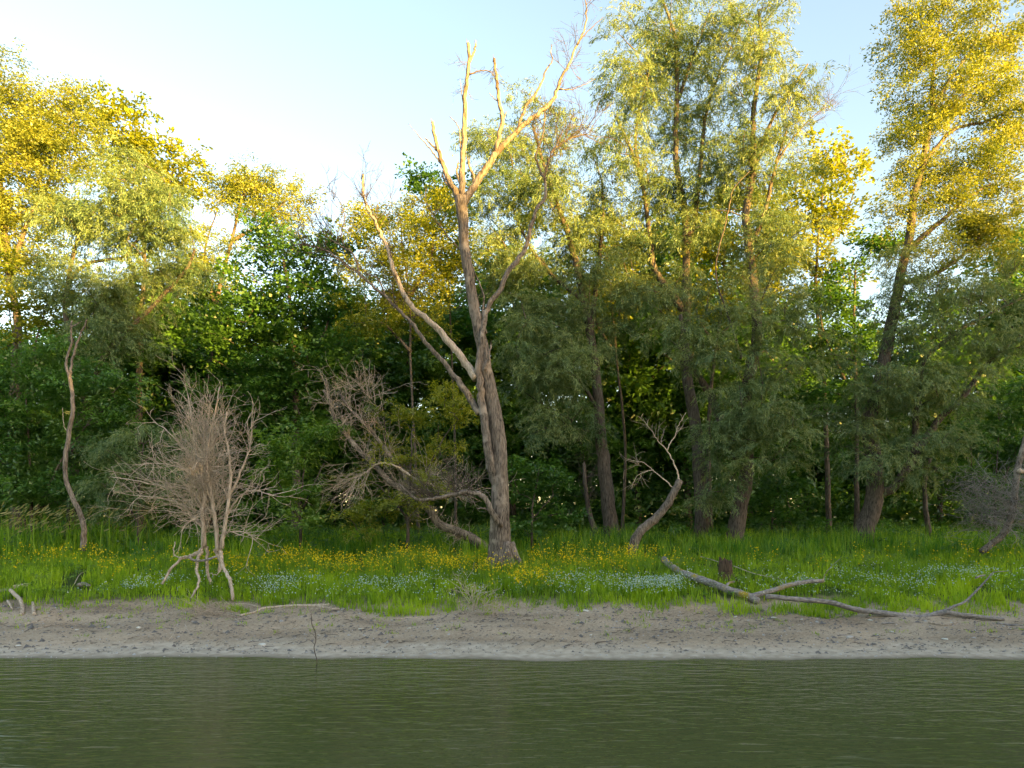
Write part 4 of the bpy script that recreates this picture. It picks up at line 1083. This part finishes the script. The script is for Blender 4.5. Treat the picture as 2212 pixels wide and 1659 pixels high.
def scatter_meshes(name, label, cat, n, mt, yr, size):
    X = rng.uniform(-16, 16, n); Y = rng.uniform(yr[0], yr[1], n); Z = gz(X, Y)
    k = size*rng.lognormal(0, .5, n)
    base_ = np.array([[1, 0, 0], [-.5, .8, 0], [-.6, -.75, 0], [.1, .1, .6]]) 
    a = rng.uniform(0, 6.28, n); c, s = np.cos(a), np.sin(a)
    V = np.empty((n, 4, 3)); V[..., 0] = base_[None, :, 0]*c[:, None]-base_[None, :, 1]*s[:, None]; V[..., 1] = base_[None, :, 0]*s[:, None]+base_[None, :, 1]*c[:, None]; V[..., 2] = base_[None, :, 2]
    V = V*k[:, None, None]*(1+.25*rng.normal(0, 1, (n, 4, 1))) + np.stack([X, Y, Z], -1)[:, None]
    T = (np.array([[0, 1, 3], [1, 2, 3], [2, 0, 3]])[None]+4*np.arange(n)[:, None, None]).reshape(-1, 3)
    tag(link_mesh(name, V, [T], M[mt]), label, cat, kind='stuff')
scatter_meshes('gravel', 'fine dark gravel strewn over the sandy beach', 'gravel', 9000, 'stone', (14.5, 18.6), .020)
scatter_meshes('shell_grit', 'pale specks of shell grit on the sandy beach', 'gravel', 3500, 'pale_stone', (14.1, 18.4), .017)

mb = MB()                                             # bits of twig and bark left in lines by the falling water
for k in range(900):
    x = rng.uniform(-15, 15); line = rng.choice([15.3, 16.1, 17.0, 17.6]); y = line+.15*math.sin(x*.9+line)+rng.normal(0, .16)
    a = rng.normal(0, .6); l = rng.uniform(.03, .16)*rng.lognormal(0, .4); z = float(gz(x, y))
    e = np.array([math.cos(a)*l, math.sin(a)*l, 0]); p = np.array([x, y, z+.008])
    q_ = p+e; q_[2] = float(gz(q_[0], q_[1]))+.012+rng.uniform(0, .02)
    mb.tube(np.array([p, .5*(p+q_)+rng.normal(0, .006, 3), q_]), [.007, .006, .004], 3, tip=False)
tag(mb.build('beach_litter', M['twig_dark']), 'dark bits of twig and bark strewn in faint lines on the beach', 'litter', kind='stuff')
n = 520                                               # leaves and flecks floating by the shore
X = rng.uniform(-14, 14, n); Y = 13.9-rng.exponential(.45, n)-.12*np.sin(X*.42+1); a = rng.uniform(0, 6.28, n); sz = rng.uniform(.008, .03, n)
C = np.stack([X, Y, np.full(n, .006)], -1); U = np.stack([np.cos(a), np.sin(a), 0*a], -1)*sz[:, None]; W_ = np.stack([-np.sin(a), np.cos(a), 0*a], -1)*sz[:, None]*.4
Vf = np.stack([C-U, C+W_, C+U, C-W_], 1).reshape(-1, 3)
keep = np.repeat(gz(X, Y) < -.01, 4); Vf = Vf[keep]
tag(link_mesh('floating_leaves', Vf, [np.arange(len(Vf)).reshape(-1, 4)], M['plume'], tint=[rng.uniform(0, 1, len(Vf)//4)]), 'pale flecks of leaves floating along the waterline', 'leaves', kind='stuff')

# ------------------------------------------------------------------ grass and flowers
def blades(n, pos, h, w_, tint, lean=.35):
    X, Y = pos; Z = gz(X, Y)-.02
    a = rng.uniform(0, 6.28, n); c, s = np.cos(a), np.sin(a)
    la = rng.uniform(0, 6.28, n); lm = np.abs(rng.normal(0, lean, n))*h
    lx, ly = np.cos(la)*lm, np.sin(la)*lm
    B = np.stack([X, Y, Z], -1); U = np.stack([c, s, 0*c], -1)*w_[:, None]*.5
    Mi = B+np.stack([lx*.35, ly*.35, h*.6], -1); Ti = B+np.stack([lx, ly, h*(1-.25*np.clip(lm/h, 0, 1))], -1)
    V = np.stack([B-U, B+U, Mi+U*.8, Mi-U*.8, Ti], 1)
    k = 5*np.arange(n)[:, None]
    return V.reshape(-1, 3), k+np.array([[0, 1, 2, 3]]), k+np.array([[3, 2, 4]]), tint
def cl(X, Y, f, ph):
    return .5+.5*np.sin(X*f+ph)*np.cos(Y*f*1.3+ph*2) 
def edge(X): return 17.85 + .28*np.sin(X*.5+.5)+.2*np.sin(X*1.3+2)+.16*np.sin(X*2.9)+.12*np.sin(X*6.1+1) - .04*np.clip(X-4, 0, 20) + .02*np.clip(-X, 0, 20)
CL_PTS = np.concatenate(CLEAR)
def grass(name, label, n, y0, y1, hr, wr, tr, lean, follow=False, clumps=True):
    if clumps:                                        # tufts
        m_ = n//14
        cx = rng.uniform(-25, 25, m_); cy = rng.uniform(y0, y1, m_)
        X = np.repeat(cx, 14)+rng.normal(0, .09, m_*14); Y = np.repeat(cy, 14)+rng.normal(0, .09, m_*14); hs = np.repeat(rng.uniform(.65, 1.15, m_), 14); ts = np.repeat(rng.uniform(-.2, .2, m_), 14)
    else:
        X = rng.uniform(-25, 25, n); Y = rng.uniform(y0, y1, n); hs = 1; ts = 0
    keep = (np.abs(X) < .82*Y+1.5)
    if follow: keep &= Y > edge(X)+rng.normal(0, .12, len(X))
    for c_ in CL_PTS:                                 # lying wood has flattened the grass on its river side
        d_ = (X-c_[0])**2*1.4+(Y-c_[1]+.18)**2
        keep &= (d_ > .085) | (rng.uniform(0, 1, len(X)) < .12)
    keep &= rng.uniform(0, 1, len(X)) < .45+.55*cl(X, Y, 1.1, 1.0)
    X, Y = X[keep], Y[keep]; k = len(X)
    if clumps: hs = hs[keep]; ts = ts[keep]
    h = rng.uniform(hr[0], hr[1], k)*hs*(.75+.5*cl(X, Y, .7, 2.2)); w_ = rng.uniform(wr[0], wr[1], k)
    if follow: h *= np.clip(.45+(Y-edge(X))*.8, .35, 1)
    t = np.clip(rng.uniform(tr[0], tr[1], k)+ts+.45*(cl(X, Y, .9, .3)*cl(X, Y, 2.3, 1.3)*1.6-.5), 0, 1)
    V, Q, T, t = blades(k, (X, Y), h, w_, t, lean)
    tag(link_mesh(name, V, [Q, T], M['grass'], tint=[t, t]), label, 'grass', kind='stuff')
grass('short_grass', 'bright green grass along the front edge of the bank', 84000, 17.2, 20.8, (.22, .42), (.014, .027), (.55, 1.05), .35, True)
grass('meadow_grass', 'mid green meadow grass between the flowers', 52000, 20.0, 24.0, (.28, .5), (.014, .028), (.40, .85), .35)
grass('tall_grass', 'tall dark green grass in front of the trunks', 60000, 23.2, 31.5, (.45, .95), (.016, .034), (.12, .6), .30)

def herbs(name, label, n, y0, y1, kind, mat, sc, hz):
    X = rng.uniform(-25, 25, n); Y = rng.uniform(y0, y1, n)
    keep = (np.abs(X) < .8*Y+1.5) & (Y > edge(X)+.1) & (rng.uniform(0, 1, n) < cl(X, Y, 1.4, 3.1)*1.3)
    X, Y = X[keep], Y[keep]
    P = np.stack([X, Y, gz(X, Y)+rng.uniform(.0, hz, len(X))], -1)
    V, Q, T = spray_mesh(kind, P, rng.uniform(0, 6.28, len(P)), sc*rng.uniform(.6, 1.3, len(P)), rng.uniform(0, 1, len(P)))
    tag(link_mesh(name, V, [Q], M[mat], tint=[T]), label, 'plants', kind='stuff')
herbs('meadow_herbs', 'leafy low weeds mixed into the meadow grass', 2600, 18.2, 25, 'lance', 'broad_fresh', .5, .38)
herbs('shade_herbs', 'leafy nettles among the tall grass before the trees', 1500, 24.5, 32, 'lance', 'broad', .9, .8)

def tufts(name, label, n, yr, hr):
    cx = rng.uniform(-14, 14, n); cy = rng.uniform(yr[0], yr[1], n); m_ = 12
    keep = rng.uniform(0, 1, n) < (cy-yr[0])/(yr[1]-yr[0])*.9+.1
    cx, cy = cx[keep], cy[keep]; n = len(cx)
    sz = rng.uniform(.4, 1.3, n)
    X = np.repeat(cx, m_)+rng.normal(0, .07, n*m_)*np.repeat(sz, m_); Y = np.repeat(cy, m_)+rng.normal(0, .06, n*m_)
    h = rng.uniform(hr[0], hr[1], n*m_)*np.repeat(sz, m_)
    V, Q, T, t = blades(n*m_, (X, Y), h, rng.uniform(.010, .02, n*m_), np.repeat(rng.uniform(.4, 1, n), m_), .6)
    tag(link_mesh(name, V, [Q, T], M['grass'], tint=[t, t]), label, 'grass', kind='stuff')
tufts('beach_sprouts', 'small green sprouts scattered over the upper beach', 420, (15.6, 18.4), (.04, .13))

def flowers(name, label, mat, n, regions, hr, size, cat='flowers'):
    Xs, Ys = [], []
    for (px, py, sx, sy, wt) in regions:
        k = int(n*wt); c = on_ground(px, py+12)
        m_ = max(1, k//9)
        ax = c[0]+rng.normal(0, sx, m_); ay = c[1]+rng.normal(0, sy, m_)
        Xs.append(np.repeat(ax, 9)+rng.normal(0, .10, m_*9)); Ys.append(np.repeat(ay, 9)+rng.normal(0, .10, m_*9))
    X = np.concatenate(Xs); Y = np.concatenate(Ys); keep = (Y > edge(X)+.25) & (rng.uniform(0, 1, len(X)) < .15+1.1*cl(X, Y, 1.7, .7)**1.5); X, Y = X[keep], Y[keep]; k = len(X)
    Z = gz(X, Y)+rng.uniform(hr[0], hr[1], k)
    C = np.stack([X, Y, Z], -1); s = size*rng.uniform(.6, 1.3, k)[:, None]
    u = rng.normal(0, 1, (k, 3)); u /= np.linalg.norm(u, axis=1, keepdims=True)
    v = np.cross(u, rng.normal(0, 1, (k, 3))+np.array([0, 0, .01])); v /= np.linalg.norm(v, axis=1, keepdims=True)
    V = np.stack([C-u*s, C+v*s, C+u*s, C-v*s], 1)
    w2 = np.cross(u, v); V2 = np.stack([C-u*s, C+w2*s, C+u*s, C-w2*s], 1)
    Vn = np.concatenate([V, V2]).reshape(-1, 3); Q = np.arange(len(Vn)).reshape(-1, 4)
    t = np.tile(rng.uniform(0, 1, k), 2)
    # stalks
    stem_t = rng.uniform(.2, .6, k)
    o = link_mesh(name, Vn, [Q], M[mat], tint=[t]); tag(o, label, cat, kind='stuff')
    Vb, Qb, Tb, tb_ = blades(k, (X, Y), np.maximum(Z-gz(X, Y), .1), np.full(k, .010), stem_t, .02)
    link_mesh('stalks', Vb, [Qb, Tb], M['grass'], o, tint=[tb_, tb_])['kind'] = 'stuff'
flowers('yellow_flowers', 'drift of yellow wildflowers across the middle of the bank', 'yellow', 6000,
  [(640,1232,.7,.6,.10),(560,1242,.8,.6,.08),(900,1230,1.4,.7,.22),(1000,1240,.8,.6,.09),(1130,1268,.5,.5,.08),(1240,1224,.9,.75,.17),(1330,1225,.8,.6,.08),(100,1215,1.1,.4,.08),(200,1235,1.0,.5,.05),
   (1420,1230,.7,.4,.03),(1750,1225,1.5,.5,.02),(2050,1225,1.6,.5,.05),(400,1230,.9,.4,.06),(760,1240,.8,.4,.06)], (.38, .78), .021)
flowers('blue_flowers', 'pale blue forget me nots along the front of the bank', 'blue', 7000,
  [(640,1266,.9,.4,.10),(850,1272,1.6,.6,.12),(1000,1272,1.0,.6,.06),(1260,1264,.9,.5,.10),(1350,1270,.9,.4,.12),(1420,1270,.7,.4,.12),(1760,1265,1.4,.6,.10),(1960,1255,1.3,.7,.11),(2130,1252,1.0,.7,.12),(420,1262,.9,.5,.05),(330,1270,1.0,.4,.03)], (.24, .46), .017)

# plumed reeds in the shade at far left
n = 420
X = rng.uniform(-19.5, -13.3, n); Y = rng.uniform(24.0, 26.0, n); h = rng.uniform(1.0, 1.9, n)
V, Q, T, t = blades(n, (X, Y), h, np.full(n, .03), rng.uniform(.1, .5, n), .25)
o = link_mesh('reeds', V, [Q, T], M['grass'], tint=[t, t]); tag(o, 'tall plumed reeds in the shade at the far left', 'reeds', kind='stuff')
tipp = V.reshape(-1, 5, 3)[:, 4]
d = np.stack([rng.uniform(.4, 1, n), rng.normal(0, .2, n), rng.uniform(.1, .8, n)], -1); d /= np.linalg.norm(d, axis=1, keepdims=True)
u = np.cross(d, rng.normal(0, 1, (n, 3))); u /= np.linalg.norm(u, axis=1, keepdims=True)
Vp = np.stack([tipp-d*.05, tipp+d*.12+u*.025, tipp+d*.26, tipp+d*.12-u*.025], 1).reshape(-1, 3)
link_mesh('plumes', Vp, [np.arange(len(Vp)).reshape(-1, 4)], M['plume'], o, tint=[rng.uniform(0, 1, n)])['kind'] = 'stuff'
